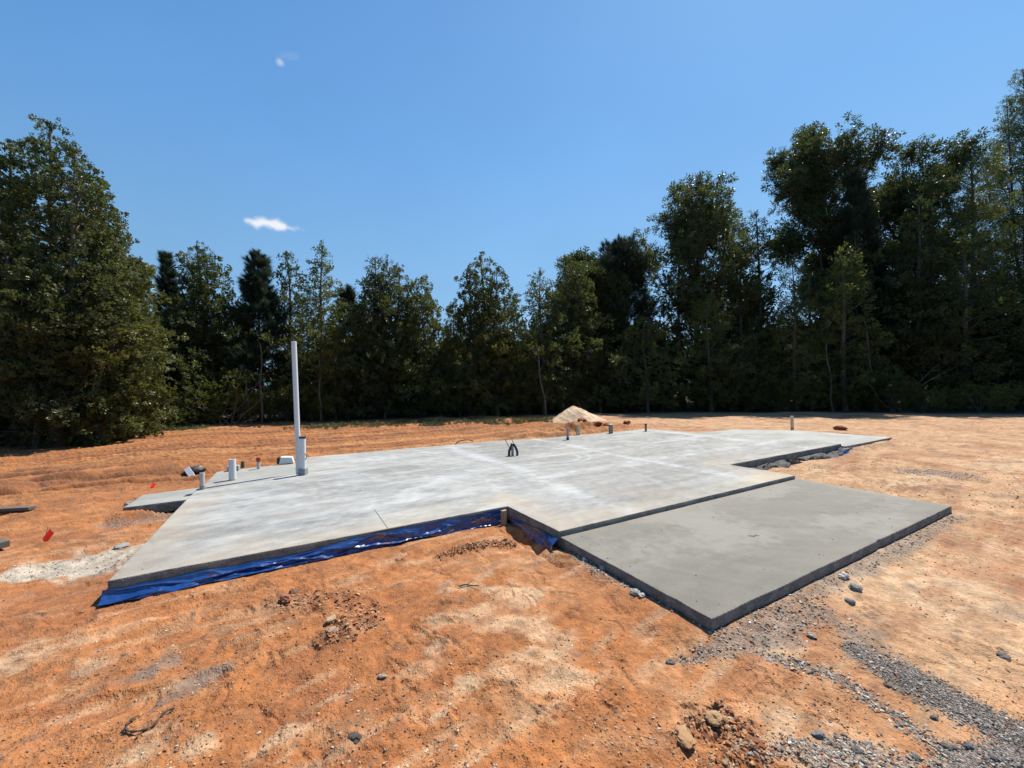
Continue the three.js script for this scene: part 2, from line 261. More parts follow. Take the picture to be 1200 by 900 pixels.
{
  const zs = [-30, -12, -6, -3, -1.5, -0.5, 0.2, 0.7, 1.1, 1.4]; while (zs.at(-1) < 24) zs.push(zs.at(-1) * 1.0047); while (zs.at(-1) < 600) zs.push(zs.at(-1) * 1.06);
  const cols = 680, pos = new Float32Array(zs.length * (cols + 1) * 3), col = new Float32Array(pos.length), uv = new Float32Array(zs.length * (cols + 1) * 2), idx = [];
  zs.forEach((z, i) => {
    const half = 1.5 * Math.max(z, 2.2) + 1.2;
    for (let k = 0; k <= cols; k++) {
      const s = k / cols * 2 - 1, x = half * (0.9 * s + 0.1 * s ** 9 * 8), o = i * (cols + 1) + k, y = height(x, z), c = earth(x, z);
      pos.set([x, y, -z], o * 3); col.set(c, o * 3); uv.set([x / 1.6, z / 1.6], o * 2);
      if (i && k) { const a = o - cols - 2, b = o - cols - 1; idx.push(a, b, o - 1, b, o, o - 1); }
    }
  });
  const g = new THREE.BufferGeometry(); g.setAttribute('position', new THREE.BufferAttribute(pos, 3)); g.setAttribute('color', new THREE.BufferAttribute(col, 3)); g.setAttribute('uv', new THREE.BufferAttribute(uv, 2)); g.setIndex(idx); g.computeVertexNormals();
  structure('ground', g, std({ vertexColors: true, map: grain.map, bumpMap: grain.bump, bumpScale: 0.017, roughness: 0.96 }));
}

// ---------------------------------------------------------------- the slabs
function worn(poly, seed) {                               // a hand-set edge: never quite straight, with small chips
  const r = rng(seed), out = [];
  poly.forEach((a, i) => { const b = poly[(i + 1) % poly.length], L = Math.hypot(b[0] - a[0], b[1] - a[1]), n = Math.max(1, Math.round(L / 0.09)), nx = -(b[1] - a[1]) / L, ny = (b[0] - a[0]) / L; for (let k = 0; k < n; k++) { const t = k / n, d = k ? 0.004 * noise(t * L * 2.2, i + seed) + 0.002 * (r() - 0.5) + (r() < 0.05 ? 0.01 * r() : 0) : 0; out.push([mix(a[0], b[0], t) + nx * d, mix(a[1], b[1], t) + ny * d]); } });
  return out;
}
function slabShape(poly) { const s = new THREE.Shape(); poly.forEach(([u, v], i) => (i ? s.lineTo(u, v) : s.moveTo(u, v))); return s; }
function slabGeometry(poly, top, thick) {
  const b = 0.008, g = new THREE.ExtrudeGeometry(slabShape(worn(poly, Math.round(poly[0][0] * 10))), { depth: thick - b, bevelEnabled: true, bevelThickness: b, bevelSize: b, bevelOffset: -b, bevelSegments: 2 });
  g.rotateX(-Math.PI / 2); g.translate(0, top - thick, 0); return toCreasedNormals(g, 0.5);
}
// trowelled concrete: tones, curing bloom, trowel sweeps and stains, by the slab's own metres
function concreteAt(u, v) {
  const cloudy = fbm(u * 0.5 + 3, v * 0.8 + 1, 5), streak = fbm(u * 1.0 + 0.3 * v, v * 5.5 + 20, 5), fine = fbm(u * 9, v * 14 + 3, 4), speck = noise(u * 70, v * 70);
  const east = sstep(2.2, 4.6, u + 0.6 * cloudy);
  let c = lerp3([0.40, 0.392, 0.362], [0.285, 0.277, 0.25], east * 0.9);
  const k = 0.68 * (1 + 0.36 * streak + 0.24 * cloudy + 0.26 * fine + 0.06 * speck); c = [c[0] * k, c[1] * k, c[2] * k];
  const arc = (cu, cv, r, w, a0, a1) => { const d = Math.hypot(u - cu, (v - cv) * 1.2), a = Math.atan2(v - cv, u - cu); return a > a0 && a < a1 ? Math.exp(-(((d - r) / w) ** 2)) : 0; };
  let bloom = 0;
  const band = (x, at, w, a) => { bloom = Math.max(bloom, a * Math.exp(-(((x - at) / w) ** 2)) * clamp(0.62 + 0.9 * fbm(u * 2.4 + at, v * 2.4, 4) + 0.4 * fine)); };
  band(u + 0.08 * noise(v * 0.9, 1), 3.5, 0.17, 1); band(u + 0.08 * noise(v * 0.8, 6), 6.03, 0.12, 0.85); band(u + 0.1 * noise(v, 16), 9.95, 0.2, 0.7);
  if (u > 3.5) { band(v + 0.1 * noise(u * 0.8, 2), 5.55, 0.14, 0.8); band(v + 0.1 * noise(u * 0.7, 12), 7.15, 0.12, 0.55); band(v + 0.06 * noise(u, 22), 8.6, 0.14, 0.4); }
  if (u < 3.5) { band(v + 0.16 * noise(u * 0.8, 32), 6.6, 0.2, 0.45); band(v + 0.16 * noise(u * 0.8, 42), 9.1, 0.25, 0.6); band(v + 0.12 * noise(u * 0.9, 52), 5.5, 0.1, 0.4); band(u + 0.2 * noise(v * 0.6, 62), 0.9, 0.25, 0.45); }
  bloom = Math.max(bloom, 0.5 * arc(4.7, 6.9, 0.62, 0.05, -2.9, 1.4), 0.42 * arc(4.7, 6.9, 0.85, 0.05, -3, 0.6), 0.35 * arc(7.6, 6.3, 0.7, 0.05, -2, 2.6), 0.35 * arc(7.9, 4.2, 0.6, 0.04, -1, 2.2));
  bloom = Math.max(bloom, 0.75 * sstep(0.22, 0.5, fbm(u * 1.3 + 50, v * 2.2 + 5, 5)) * (u < 3.6 ? 0.8 : 0.6));
  c = lerp3(c, [0.43, 0.435, 0.435], clamp(bloom) * 0.62);
  const swirl = noise(Math.hypot(u - 5.3 + cloudy, v - 9.6) * 11, Math.atan2(v - 9.6, u - 5.3) * 3) + noise(Math.hypot(u + 2.2, v - 6.4 + cloudy) * 12, Math.atan2(v - 6.4, u + 2.2) * 4); { const q = 1 + 0.075 * swirl; c = [c[0] * q, c[1] * q, c[2] * q]; }
  // splashed earth and clay dust along the front edges
  const d = edgeDist(MAIN, u, v), dust = (v < 7 && u < 7 ? 1 : 0.35) * (1 - sstep(0.05, 0.75, d + 0.35 * fbm(u * 2, v * 2 + 44, 4))) * (0.55 + 0.6 * noise(u * 1.1, v * 1.4 + 3));
  c = lerp3(c, [0.35, 0.27, 0.175], clamp(dust) * 0.68);
  const rust = sstep(0.3, 0.5, fbm(u * 0.9 + 70, v * 1.6 + 8, 4)) * 0.25; c = lerp3(c, [0.26, 0.19, 0.14], rust);
  if (Math.abs(u - 0.9) < 0.006 && v > 4.45 && v < 5.25) c = [0.12, 0.11, 0.1];                                    // the saw mark near the front edge
  return c;
}
const slabTop = (u0, v0, w, h, W, Hh, f, bump) => {
  const t = texture(W, Hh, (x, y) => f(u0 + (x + 0.5) / W * w, v0 + (y + 0.5) / Hh * h));
  t.wrapS = t.wrapT = THREE.ClampToEdgeWrapping; t.repeat.set(1 / w, 1 / h); t.offset.set(-u0 / w, -v0 / h); return t;
};
const pocks = texture(512, 512, (x, y) => { const t = clamp(0.55 + 0.25 * tileNoise(x / 4, y / 4, 128) + 0.18 * tileNoise(x / 20, y / 20, 26) - (tileNoise(x / 7, y / 7, 73) > 0.82 ? 0.35 : 0)); return [t, t, t]; }, false);
pocks.repeat.set(1.4, 1.4);
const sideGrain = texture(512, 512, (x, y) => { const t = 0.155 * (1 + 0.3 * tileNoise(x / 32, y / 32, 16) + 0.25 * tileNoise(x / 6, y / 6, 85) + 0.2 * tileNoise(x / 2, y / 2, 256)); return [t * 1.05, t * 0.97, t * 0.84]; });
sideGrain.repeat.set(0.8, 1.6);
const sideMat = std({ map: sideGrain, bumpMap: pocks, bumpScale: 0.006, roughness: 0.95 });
{
  const mainTop = std({ map: slabTop(-1.4, 3.3, 12.6, 7, 2048, 1280, concreteAt), bumpMap: pocks, bumpScale: 0.0025, roughness: 0.78 });
  const main = thing('concrete_slab', 'large pale grey house foundation slab with white curing streaks and stepped corners', 'slab', 0, 0, 0, TURN);
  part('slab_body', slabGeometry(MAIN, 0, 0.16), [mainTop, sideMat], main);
  // the rough footing that shows below the edge at the far step
  const pos = [], idx = [], n = 90, m = 10, r = rng(8);
  for (let i = 0; i <= n; i++) for (let k = 0; k <= m; k++) {
    const u = mix(6.98, 11.05, i / n), t = k / m, out = 0.03 + 0.24 * t + 0.16 * fbm(u * 3, t * 2 + 5, 4), y = -0.1 - 0.12 * t * t + 0.13 * fbm(u * 4 + 3, t * 3, 4) * Math.sin(Math.PI * clamp(0.15 + t * 0.85)) - 0.02;
    pos.push(u, k ? y : -0.11, -(4.47 - (k ? out : 0)));
    if (i && k) { const o = i * (m + 1) + k; idx.push(o - m - 2, o, o - m - 1, o - m - 2, o - 1, o); }
  }
  const fg = new THREE.BufferGeometry(); fg.setAttribute('position', new THREE.Float32BufferAttribute(pos, 3)); fg.setAttribute('uv', new THREE.Float32BufferAttribute(pos.flatMap((p, i) => (i % 3 === 0 ? [p, pos[i + 2]] : [])), 2)); fg.setIndex(idx); fg.computeVertexNormals();
  part('footing', fg, std({ map: sideGrain, bumpMap: pocks, bumpScale: 0.02, color: rgb(0.6, 0.6, 0.6) }), main);

  const patioTop = std({ map: slabTop(2.35, 1.65, 4.7, 1.8, 1280, 512, (u, v) => {
    const cl = fbm(u * 0.9 + 8, v * 1.1, 5), fine = fbm(u * 12, v * 12, 4), br = fbm(u * 2, v * 16 + 9, 3), sp = noise(u * 90, v * 90), tw = noise(Math.hypot(u - 3.2 + 0.4 * cl, v - 0.2) * 13, Math.atan2(v - 0.2, u - 3.2) * 2) * 0.5 + noise(Math.hypot(u - 6.4, v - 4.2) * 16, 4 + Math.atan2(v - 4.2, u - 6.4) * 2) * 0.5;
    const k = 1 + 0.16 * cl + 0.11 * tw + 0.1 * fine + 0.06 * br + 0.05 * sp; let c = [0.142 * k, 0.131 * k, 0.106 * k];
    c = lerp3(c, [0.215, 0.2, 0.168], 0.62 * sstep(-0.02, 0.5, fbm(u * 1.0 + 33, v * 1.5 + 2, 5) + 0.3 * fine + 0.12 * (v - 2.5)));
    const d = edgeDist(PATIO, u, v); c = lerp3(c, [0.25, 0.2, 0.15], 0.45 * (1 - sstep(0.02, 0.22, d + 0.15 * fine)) * clamp(0.5 + cl)); return c;
  }), bumpMap: pocks, bumpScale: 0.002, roughness: 0.85 });
  const patio = thing('concrete_slab', 'small darker grey patio slab one step below the large slab, its corner nearest', 'slab', 0, 0, 0, TURN);
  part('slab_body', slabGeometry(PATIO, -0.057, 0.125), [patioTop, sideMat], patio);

  const rearTop = std({ map: slabTop(-2.1, 7.4, 2.4, 2.8, 512, 512, (u, v) => { const k = 1 + 0.25 * fbm(u * 1.4, v * 2.5, 5) + 0.1 * fbm(u * 10, v * 14, 3); return [0.25 * k, 0.245 * k, 0.22 * k]; }), bumpMap: pocks, bumpScale: 0.002 });
  const rear = thing('concrete_slab', 'low narrow porch slab behind the white pipe stubs at the left of the large slab', 'slab', 0, 0, 0, TURN);
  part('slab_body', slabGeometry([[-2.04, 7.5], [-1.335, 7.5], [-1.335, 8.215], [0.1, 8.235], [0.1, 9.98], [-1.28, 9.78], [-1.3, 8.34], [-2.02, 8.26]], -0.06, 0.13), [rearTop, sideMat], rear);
  const sideTop = std({ map: slabTop(11, 4.3, 2.7, 3.7, 512, 512, (u, v) => { const k = 1 + 0.25 * fbm(u * 1.4 + 4, v * 2.5, 5) + 0.1 * fbm(u * 10, v * 14, 3); return [0.27 * k, 0.265 * k, 0.24 * k]; }), bumpMap: pocks, bumpScale: 0.002 });
  const far = thing('concrete_slab', 'lower grey slab joining the far right end of the large slab', 'slab', 0, 0, 0, TURN);
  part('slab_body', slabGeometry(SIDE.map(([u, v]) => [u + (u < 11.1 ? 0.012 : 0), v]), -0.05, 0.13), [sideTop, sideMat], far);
}

// ---------------------------------------------------------------- blue plastic sheeting
{
  const blue = new THREE.MeshPhysicalMaterial({ vertexColors: true, roughness: 0.32, clearcoat: 0.6, clearcoatRoughness: 0.2, side: THREE.DoubleSide });
  function sheet(n, m, f, label, name = 'plastic_sheet') {
    const pos = [], idx = [], col = [];
    for (let i = 0; i <= n; i++) for (let k = 0; k <= m; k++) {
      const p = f(i / n, k / m); pos.push(...p); col.push(...lerp3([0.0055, 0.038, 0.155], [0.2, 0.095, 0.04], 0.8 * sstep(0.22, 0.5, fbm(p[0] * 3.5 + 7, p[1] * 16 - p[2] * 4, 4) + 0.55 * Math.max(0, k / m - 0.62) + 0.25 * noise(p[0] * 30, p[1] * 40))));
      if (i && k) { const o = i * (m + 1) + k; idx.push(o - m - 2, o, o - m - 1, o - m - 2, o - 1, o); }
    }
    const g = new THREE.BufferGeometry(); g.setAttribute('position', new THREE.Float32BufferAttribute(pos, 3)); g.setAttribute('color', new THREE.Float32BufferAttribute(col, 3)); g.setIndex(idx); g.computeVertexNormals();
    const o = single(name, g, blue, label, 'plastic sheet'); o.rotation.y = TURN; return o;
  }
  const fold = (a, b, s) => 1 - Math.abs(fbm(a, b, 3)) * 3 * s;
  const ridge = (p, q) => { const n = Math.abs(noise(p, q)); return 1 - Math.min(1, n * 2.6); };
  sheet(520, 44, (a, t) => {
    const u = mix(-1.34, 2.25, a), lift = sstep(0.0, 1.1, u), top = mix(-0.07, -0.016, lift) + 0.016 * noise(u * 2.6, 2) + 0.008 * noise(u * 9, 5), bottom = -0.225 - 0.03 * lift;
    // profile: tight under the edge, a fat rolled fold along the left half, loose creases, then it dives into the earth
    const roll = (1 - lift) * 0.034 * Math.exp(-(((t - 0.56 - 0.06 * noise(u * 1.5, 8)) / 0.13) ** 2)), belly = Math.sin(Math.PI * clamp(t * 1.05));
    const w = 0.034 * ridge(u * 1.7 + t * 1.6, t * 1.9 - u * 0.5) + 0.024 * ridge(u * 3.4 - t * 2.4 + 9, t * 3.2 + u * 0.8) + 0.012 * ridge(u * 8 + t * 3, t * 7 + 20 - u * 2) + 0.004 * noise(u * 30, t * 12);
    return [u, mix(top, bottom, t) + 0.012 * noise(u * 4, t * 5) * belly, -(4.45 - 0.014 - roll - w * belly - 0.02 * t)];
  }, 'long crumpled blue plastic sheet hanging along the front edge of the large slab');
  sheet(90, 26, (a, t) => {
    const v = mix(4.36, 3.36, a), w = 0.025 * ridge(v * 3 + t, t * 2.5) + 0.014 * ridge(v * 9, t * 4 + 5), bulge = Math.exp(-(((v - 3.38) / 0.12) ** 2)) * 0.07 * Math.sin(t * Math.PI);
    return [2.375 - 0.014 - w * Math.sin(Math.PI * clamp(t + 0.1)) - bulge - 0.03 * t, mix(-0.085 - 0.03 * noise(v * 3, 7) * 0.4, -0.27, t) + 0.05 * (v < 3.5 ? (3.5 - v) / 0.14 : 0) * (1 - t) * 0.6, -v];
  }, 'short dark blue plastic sheet on the stepped side face beside the dug gap');
  sheet(50, 18, (a, t) => { const u = mix(10.45, 11.15, a), w = 0.04 * (1 - Math.abs(noise(u * 4 + t * 2, t * 3))); return [u, mix(-0.06 - 0.05 * (1 - a), -0.2, t), -(4.36 - 0.05 - 0.06 * t - w)]; }, 'blue plastic sheet scrap at the far step by the lower slab');
  const ws = new THREE.PlaneGeometry(0.1, 0.03, 8, 3); const p = ws.attributes.position; for (let i = 0; i < p.count; i++) p.setZ(i, 0.008 * noise(p.getX(i) * 40, i)); ws.computeVertexNormals();
}

// ---------------------------------------------------------------- pipes and stubs
const pvc = std({ color: rgb(0.6, 0.6, 0.585), roughness: 0.42 }), pvcIn = std({ color: rgb(0.3, 0.3, 0.29), roughness: 0.7 }), blackPlastic = std({ color: rgb(0.018, 0.018, 0.018), roughness: 0.5 }), greyPlastic = std({ color: rgb(0.22, 0.23, 0.23), roughness: 0.6 }), redPlastic = std({ color: rgb(0.32, 0.03, 0.02), roughness: 0.6 });
const wood = std({ map: texture(256, 256, (x, y) => { const t = 1 + 0.22 * tileNoise(x / 4, y / 60, 64) + 0.1 * tileNoise(x / 2, y / 12, 128); return [0.36 * t, 0.25 * t, 0.15 * t]; }), roughness: 0.85 });
function hollow(r, h, wall = 0.006) { return new THREE.LatheGeometry([[r - wall, 0], [r, 0], [r, h - 0.004], [r - 0.003, h], [r - wall, h], [r - wall, h - 0.06], [0.0005, h - 0.06]].map(([a, b]) => new THREE.Vector2(a, b)), 24); }
const on = (u, v) => fromUV(u, v);
{
  let [x, z] = on(0.13, 8.3);
  const pole = thing('vent_pipe', 'tall slender white plastic pipe rising from the slab', 'pipe', x, 0, z); pole.rotation.set(0, 0, 0.02);
  part('pipe', hollow(0.044, 2.4), pvc, pole); part('pipe_coupling', new THREE.LatheGeometry([[0.044, 0], [0.053, 0.003], [0.053, 0.1], [0.044, 0.103]].map(([a, b]) => new THREE.Vector2(a, b)), 24), pvc, pole);
  [x, z] = on(0.19, 8.12);
  const stub = thing('pipe_stub', 'thick white pipe stub with a black rim close beside the tall pipe', 'pipe', x, 0, z);
  part('pipe', hollow(0.052, 0.66), pvc, stub).position.y = 0.02;
  part('rim', new THREE.LatheGeometry([[0.053, 0], [0.057, 0.002], [0.057, 0.035], [0.05, 0.037]].map(([a, b]) => new THREE.Vector2(a, b)), 24), blackPlastic, stub).position.y = 0.648;
  part('foam_wrap', new RoundedBoxGeometry(0.125, 0.125, 0.125, 2, 0.012), greyPlastic, stub).position.y = 0.06;
  const loop = []; for (let i = 0; i <= 20; i++) { const a = i / 20 * Math.PI; loop.push(V(0.052 + 0.025 * Math.sin(a), 0.27 + 0.11 * i / 20 + 0.0 * a, 0.02)); }
  part('strap', tube(loop, loop.map(() => 0.006), 6), blackPlastic, stub);
  [x, z] = on(-0.91, 8.7);
  const short = thing('pipe_stub', 'thick plain white pipe stub standing alone on the low porch slab', 'pipe', x, -0.05, z); part('pipe', hollow(0.057, 0.36), pvc, short);
  [x, z] = on(-1.21, 7.84);
  const cap = thing('pipe_stub', 'thin scuffed pale pipe stub at the corner between slab and narrow porch', 'pipe', x, -0.04, z); part('pipe', hollow(0.033, 0.3), std({ color: rgb(0.42, 0.4, 0.37), roughness: 0.6 }), cap); part('tape_band', new THREE.LatheGeometry([[0.033, 0], [0.037, 0.002], [0.037, 0.09], [0.033, 0.092]].map(([a, b]) => new THREE.Vector2(a, b)), 20), greyPlastic, cap).position.y = 0.01;
  [x, z] = on(-0.57, 9.62);
  const red = thing('pipe_stub', 'small pipe stub with a red cap behind the porch slab', 'pipe', x, -0.05, z); part('pipe', hollow(0.03, 0.16), std({ color: rgb(0.45, 0.42, 0.38) }), red); part('cap', new THREE.LatheGeometry([[0.0005, 0.085], [0.034, 0.085], [0.038, 0.08], [0.038, 0], [0.03, 0]].map(([a, b]) => new THREE.Vector2(a, b)), 20), redPlastic, red).position.y = 0.14;
  [x, z] = on(-0.86, 9.9);
  const dark = thing('pipe_stub', 'short dark green pipe stub left of the red capped one', 'pipe', x, -0.05, z); part('pipe', hollow(0.032, 0.13), std({ color: rgb(0.05, 0.07, 0.05), roughness: 0.6 }), dark);
  [x, z] = on(-1.0, 9.72);
  const blk = thing('concrete_block', 'small pale grey block lying just behind the thick plain pipe stub', 'block', x, -0.045, z, 0.4); part('block', new RoundedBoxGeometry(0.2, 0.09, 0.12, 2, 0.01), std({ map: sideGrain, color: rgb(2, 2, 2) }), blk).position.y = 0.045;
  [x, z] = on(-0.08, 9.95);
  const wb = thing('cap_box', 'white wedge shaped box with a black end lying behind the porch slab', 'box', x, -0.05, z, 0.35);
  const ws = new THREE.Shape([new THREE.Vector2(-0.12, 0), new THREE.Vector2(0.14, 0), new THREE.Vector2(0.11, 0.11), new THREE.Vector2(-0.09, 0.13)]);
  const wg = new THREE.ExtrudeGeometry(ws, { depth: 0.16, bevelEnabled: true, bevelSize: 0.008, bevelThickness: 0.008, bevelSegments: 2 }); wg.translate(0, 0.01, -0.08); part('shell', wg, pvc, wb);
  part('end_plate', new RoundedBoxGeometry(0.05, 0.13, 0.17, 2, 0.008), blackPlastic, wb).position.set(-0.145, 0.07, 0);
}
{ // bent black conduits around a pale stub, out in the middle of the slab
  const [x, z] = on(4.18, 7.6), t = thing('conduit_bundle', 'bundle of two bent black conduits and a pale stub in the slab middle', 'conduit', x, 0, z);
  const bend = (pts, r) => { const c = new THREE.CatmullRomCurve3(pts).getPoints(20); return tube(c, c.map((_, i) => r * (i % 2 ? 1 : 0.9)), 10); };
  part('conduit', bend([V(-0.075, 0, 0.03), V(-0.07, 0.1, 0.02), V(-0.03, 0.19, 0), V(-0.005, 0.26, -0.01)], 0.03), blackPlastic, t);
  part('conduit', bend([V(0.1, 0.0, 0.0), V(0.1, 0.08, 0), V(0.07, 0.17, 0), V(0.03, 0.25, 0)], 0.028), blackPlastic, t);
  part('stub', hollow(0.028, 0.22), greyPlastic, t);
  part('wire', bend([V(-0.07, 0.18, 0), V(-0.11, 0.26, 0), V(-0.16, 0.37, 0)], 0.009), std({ color: rgb(0.25, 0.14, 0.08) }), t);
  part('wire', bend([V(0.05, 0.2, 0.01), V(0.02, 0.28, 0), V(-0.01, 0.35, 0)], 0.008), std({ color: rgb(0.14, 0.1, 0.08) }), t);
  const [x2, z2] = on(3.9, 9.9), c = new THREE.CatmullRomCurve3([V(-0.15, -0.02, 0), V(-0.1, 0.07, 0), V(0.02, 0.12, 0), V(0.2, 0.13, -0.05), V(0.32, 0.09, -0.1)]).getPoints(24);
  const w = single('cable', tube(c, c.map(() => 0.012), 6), blackPlastic, 'thin black cable arching out of the earth at the back edge', 'cable'); w.position.set(x2, -0.02, -z2);
}
{ // stubs and pegs along the back of the slab
  let [x, z] = on(6.6, 8.87);
  const a = thing('pipe_stub', 'thin grey pipe stub nearest of those along the back edge', 'pipe', x, 0, z); part('pipe', hollow(0.032, 0.33), std({ color: rgb(0.3, 0.29, 0.27) }), a);
  part('collar', new THREE.CylinderGeometry(0.036, 0.038, 0.07, 18), blackPlastic, a).position.y = 0.036;
  [x, z] = on(7.5, 9.52);
  const b = thing('pipe_stub', 'leaning pale pipe stub with a rusty rod before the earth clods', 'pipe', x, 0, z); b.rotation.z = 0.12; part('pipe', hollow(0.036, 0.31), std({ color: rgb(0.45, 0.42, 0.37) }), b);
  part('rod', tube([V(-0.06, 0, 0), V(-0.08, 0.14, 0), V(-0.1, 0.3, 0)], [0.013, 0.012, 0.011], 6), std({ color: rgb(0.22, 0.07, 0.03) }), b);
  [x, z] = on(8.5, 9.25);
  const c = thing('pipe_stub', 'square grey sleeve standing at the back edge before the sand pile', 'pipe', x, 0, z, 0.2); part('sleeve', new RoundedBoxGeometry(0.1, 0.26, 0.1, 2, 0.008), std({ map: sideGrain, color: rgb(1.4, 1.45, 1.3) }), c).position.y = 0.13;
  part('lid', new RoundedBoxGeometry(0.115, 0.022, 0.115, 2, 0.005), pvc, c).position.y = 0.268;
  [x, z] = on(9.65, 8.94);
  const d = thing('peg', 'thin dark peg near the far back corner of the slab', 'peg', x, 0, z); part('shaft', hollow(0.03, 0.22), std({ color: rgb(0.17, 0.12, 0.08) }), d); part('collar', new THREE.CylinderGeometry(0.036, 0.034, 0.05, 14), blackPlastic, d).position.y = 0.215;
  [x, z] = onLevel(928.5, 506, -0.12);
  const e = thing('marker_post', 'pale wooden marker post standing beyond the far slab', 'post', x, -0.14, z, 0.3); part('shaft', new RoundedBoxGeometry(0.085, 0.36, 0.05, 2, 0.006), std({ color: rgb(0.52, 0.42, 0.3) }), e).position.y = 0.33; part('foot', new RoundedBoxGeometry(0.085, 0.18, 0.05, 2, 0.006), wood, e).position.y = 0.07;
  [x, z] = on(2.27, 4.4);
  const f = thing('wooden_stake', 'short brown wooden stake in the inner corner beside the blue sheet', 'stake', x, -0.27, z, TURN); const sg = new THREE.ExtrudeGeometry(new THREE.Shape([[-0.03, 0.05], [0, 0], [0.03, 0.05], [0.03, 0.25], [-0.03, 0.25]].map(([a, b]) => new THREE.Vector2(a, b))), { depth: 0.03, bevelEnabled: true, bevelSize: 0.002, bevelThickness: 0.002, bevelSegments: 1 }); part('shaft', sg, wood, f);
}
{ // marking flags
  const cloth = new THREE.MeshPhysicalMaterial({ color: rgb(0.8, 0.04, 0.02), roughness: 0.9, transmission: 0.55, thickness: 0, side: THREE.DoubleSide }), wire = std({ color: rgb(0.1, 0.1, 0.1), roughness: 0.5, metalness: 0.6 });
  for (const [px, py, lab, s, tilt] of [[52, 640, 'red marking flag on a wire by the pale concrete spill', 1, 0.5], [178, 573, 'red marking flag behind the narrow end of the porch slab', 1, -0.2]]) {
    const [x, z] = onLevel(px, py, -0.16), y = height(x, z), t = thing('marking_flag', lab, 'flag', x, y - 0.02, z, tilt);
    part('wire', tube([V(0, 0, 0), V(0.01, 0.1, 0), V(0.03, 0.19, 0)], [0.002, 0.002, 0.002], 5), wire, t);
    const g = new THREE.PlaneGeometry(0.13, 0.1, 10, 6), p = g.attributes.position; for (let i = 0; i < p.count; i++) { const a = p.getX(i) + 0.065; p.setXYZ(i, a * 0.75, p.getY(i) - a * 0.35, 0.025 * Math.sin(a * 38)); } g.computeVertexNormals();
    g.scale(0.55, 1.2, 0.68); const m = part('flag', g, cloth, t); m.position.set(0.022, 0.13, 0); m.rotation.z = tilt > 0 ? -0.55 : -0.75;
  }
}
{ // odds and ends lying about
  let [x, z] = onLevel(226, 555, -0.12);
  const t = thing('scrap_heap', 'white panel leaning on a dark torn scrap behind the thin pipe stub', 'scrap', x, height(x, z), z, 0.3);
  const lump = new THREE.IcosahedronGeometry(0.17, 3), p = lump.attributes.position; for (let i = 0; i < p.count; i++) { const v = V(p.getX(i), p.getY(i), p.getZ(i)), k = 1 + 0.45 * noise(v.x * 14 + v.z * 9, v.y * 14); p.setXYZ(i, v.x * k * 1.15, Math.max(-0.02, v.y * k * 0.8 + 0.09), v.z * k * 0.7); }
  const lg = toCreasedNormals(mergeVertices(lump), 0.6); part('dark_scrap', lg, blackPlastic, t);
  const pan = part('panel', new RoundedBoxGeometry(0.1, 0.28, 0.012, 2, 0.004), pvc, t); pan.position.set(0.02, 0.13, 0.17); pan.rotation.set(-0.5, 0, 0.62);
  part('rod', tube([V(0.15, 0.03, 0.05), V(0.32, 0.05, 0.05), V(0.5, 0.09, 0.04)], [0.014, 0.014, 0.014], 6), std({ color: rgb(0.03, 0.02, 0.015) }), t);
  const timber = std({ color: rgb(0.1, 0.085, 0.075), roughness: 0.85 });
  const beam = (px, py, l, w, h, turn, lab) => { const [a, b] = onLevel(px, py, -0.13), y = height(a, b), m = thing('weathered_board', lab, 'board', a, y, b, turn), g = new RoundedBoxGeometry(l, h, w, 2, 0.006); part('board', g, timber, m).position.y = h / 2; return m; };
  beam(-8, 600, 1.0, 0.1, 0.045, 0.1, 'long thin grey board lying flat near the left treeline'); beam(-26, 641, 0.8, 0.2, 0.07, -0.35, 'dark broad board half buried above the red flag at left');
  [x, z] = onLevel(545, 694, -0.19);
  const stick = new THREE.CatmullRomCurve3([V(-0.07, 0.012, 0.01), V(-0.02, 0.015, -0.01), V(0.03, 0.012, 0.0), V(0.1, 0.018, 0.02)]).getPoints(14);
  const bark = std({ color: rgb(0.06, 0.04, 0.03) });
  const twig = single('twig', mergeGeometries([tube(stick, stick.map((_, i) => 0.007 - i * 0.0002), 6), tube([stick[6], stick[6].clone().add(V(0.05, 0.02, -0.03))], [0.004, 0.002], 5)]), bark, 'dark forked twig on the bleached earth before the inner corner', 'twig'); twig.position.set(x + 0.02, height(x, z), -z);
  [x, z] = onLevel(180, 862, -0.19);
  const strip = new THREE.CatmullRomCurve3([[205, 845], [192, 852], [178, 866], [160, 872], [148, 870], [150, 866], [162, 855]].map(([a, b], i) => { const [q, w] = onLevel(a, b, -0.19); return V(q, height(q, w) + 0.012 + 0.004 * (i % 2), -w); })).getPoints(50);
  single('strap', tube(strip, strip.map((_, i) => 0.005 + 0.002 * Math.sin(i)), 7), bark, 'thin dark looped strap lying on the grey streak in the foreground', 'strap');
  const leafTwig = std({ color: rgb(0.08, 0.06, 0.04) });
  const dry = (px, py, n, label) => { const r = rng(px), [a, b] = onLevel(px, py, -0.06), gs = []; for (let i = 0; i < n; i++) { const w = r() * 6.3; gs.push(tube([V(0, 0.004, 0), V(0.03 * Math.cos(w), 0.008, 0.03 * Math.sin(w)), V(0.06 * Math.cos(w + 0.4), 0.005, 0.06 * Math.sin(w + 0.4))], [0.003, 0.003, 0.0015], 5)); } const m = single('twig', mergeGeometries(gs), leafTwig, label, 'twig'); m.position.set(a, -0.057, -b); };
  dry(884, 629, 2, 'tiny dry twig lying on the patio slab');
}

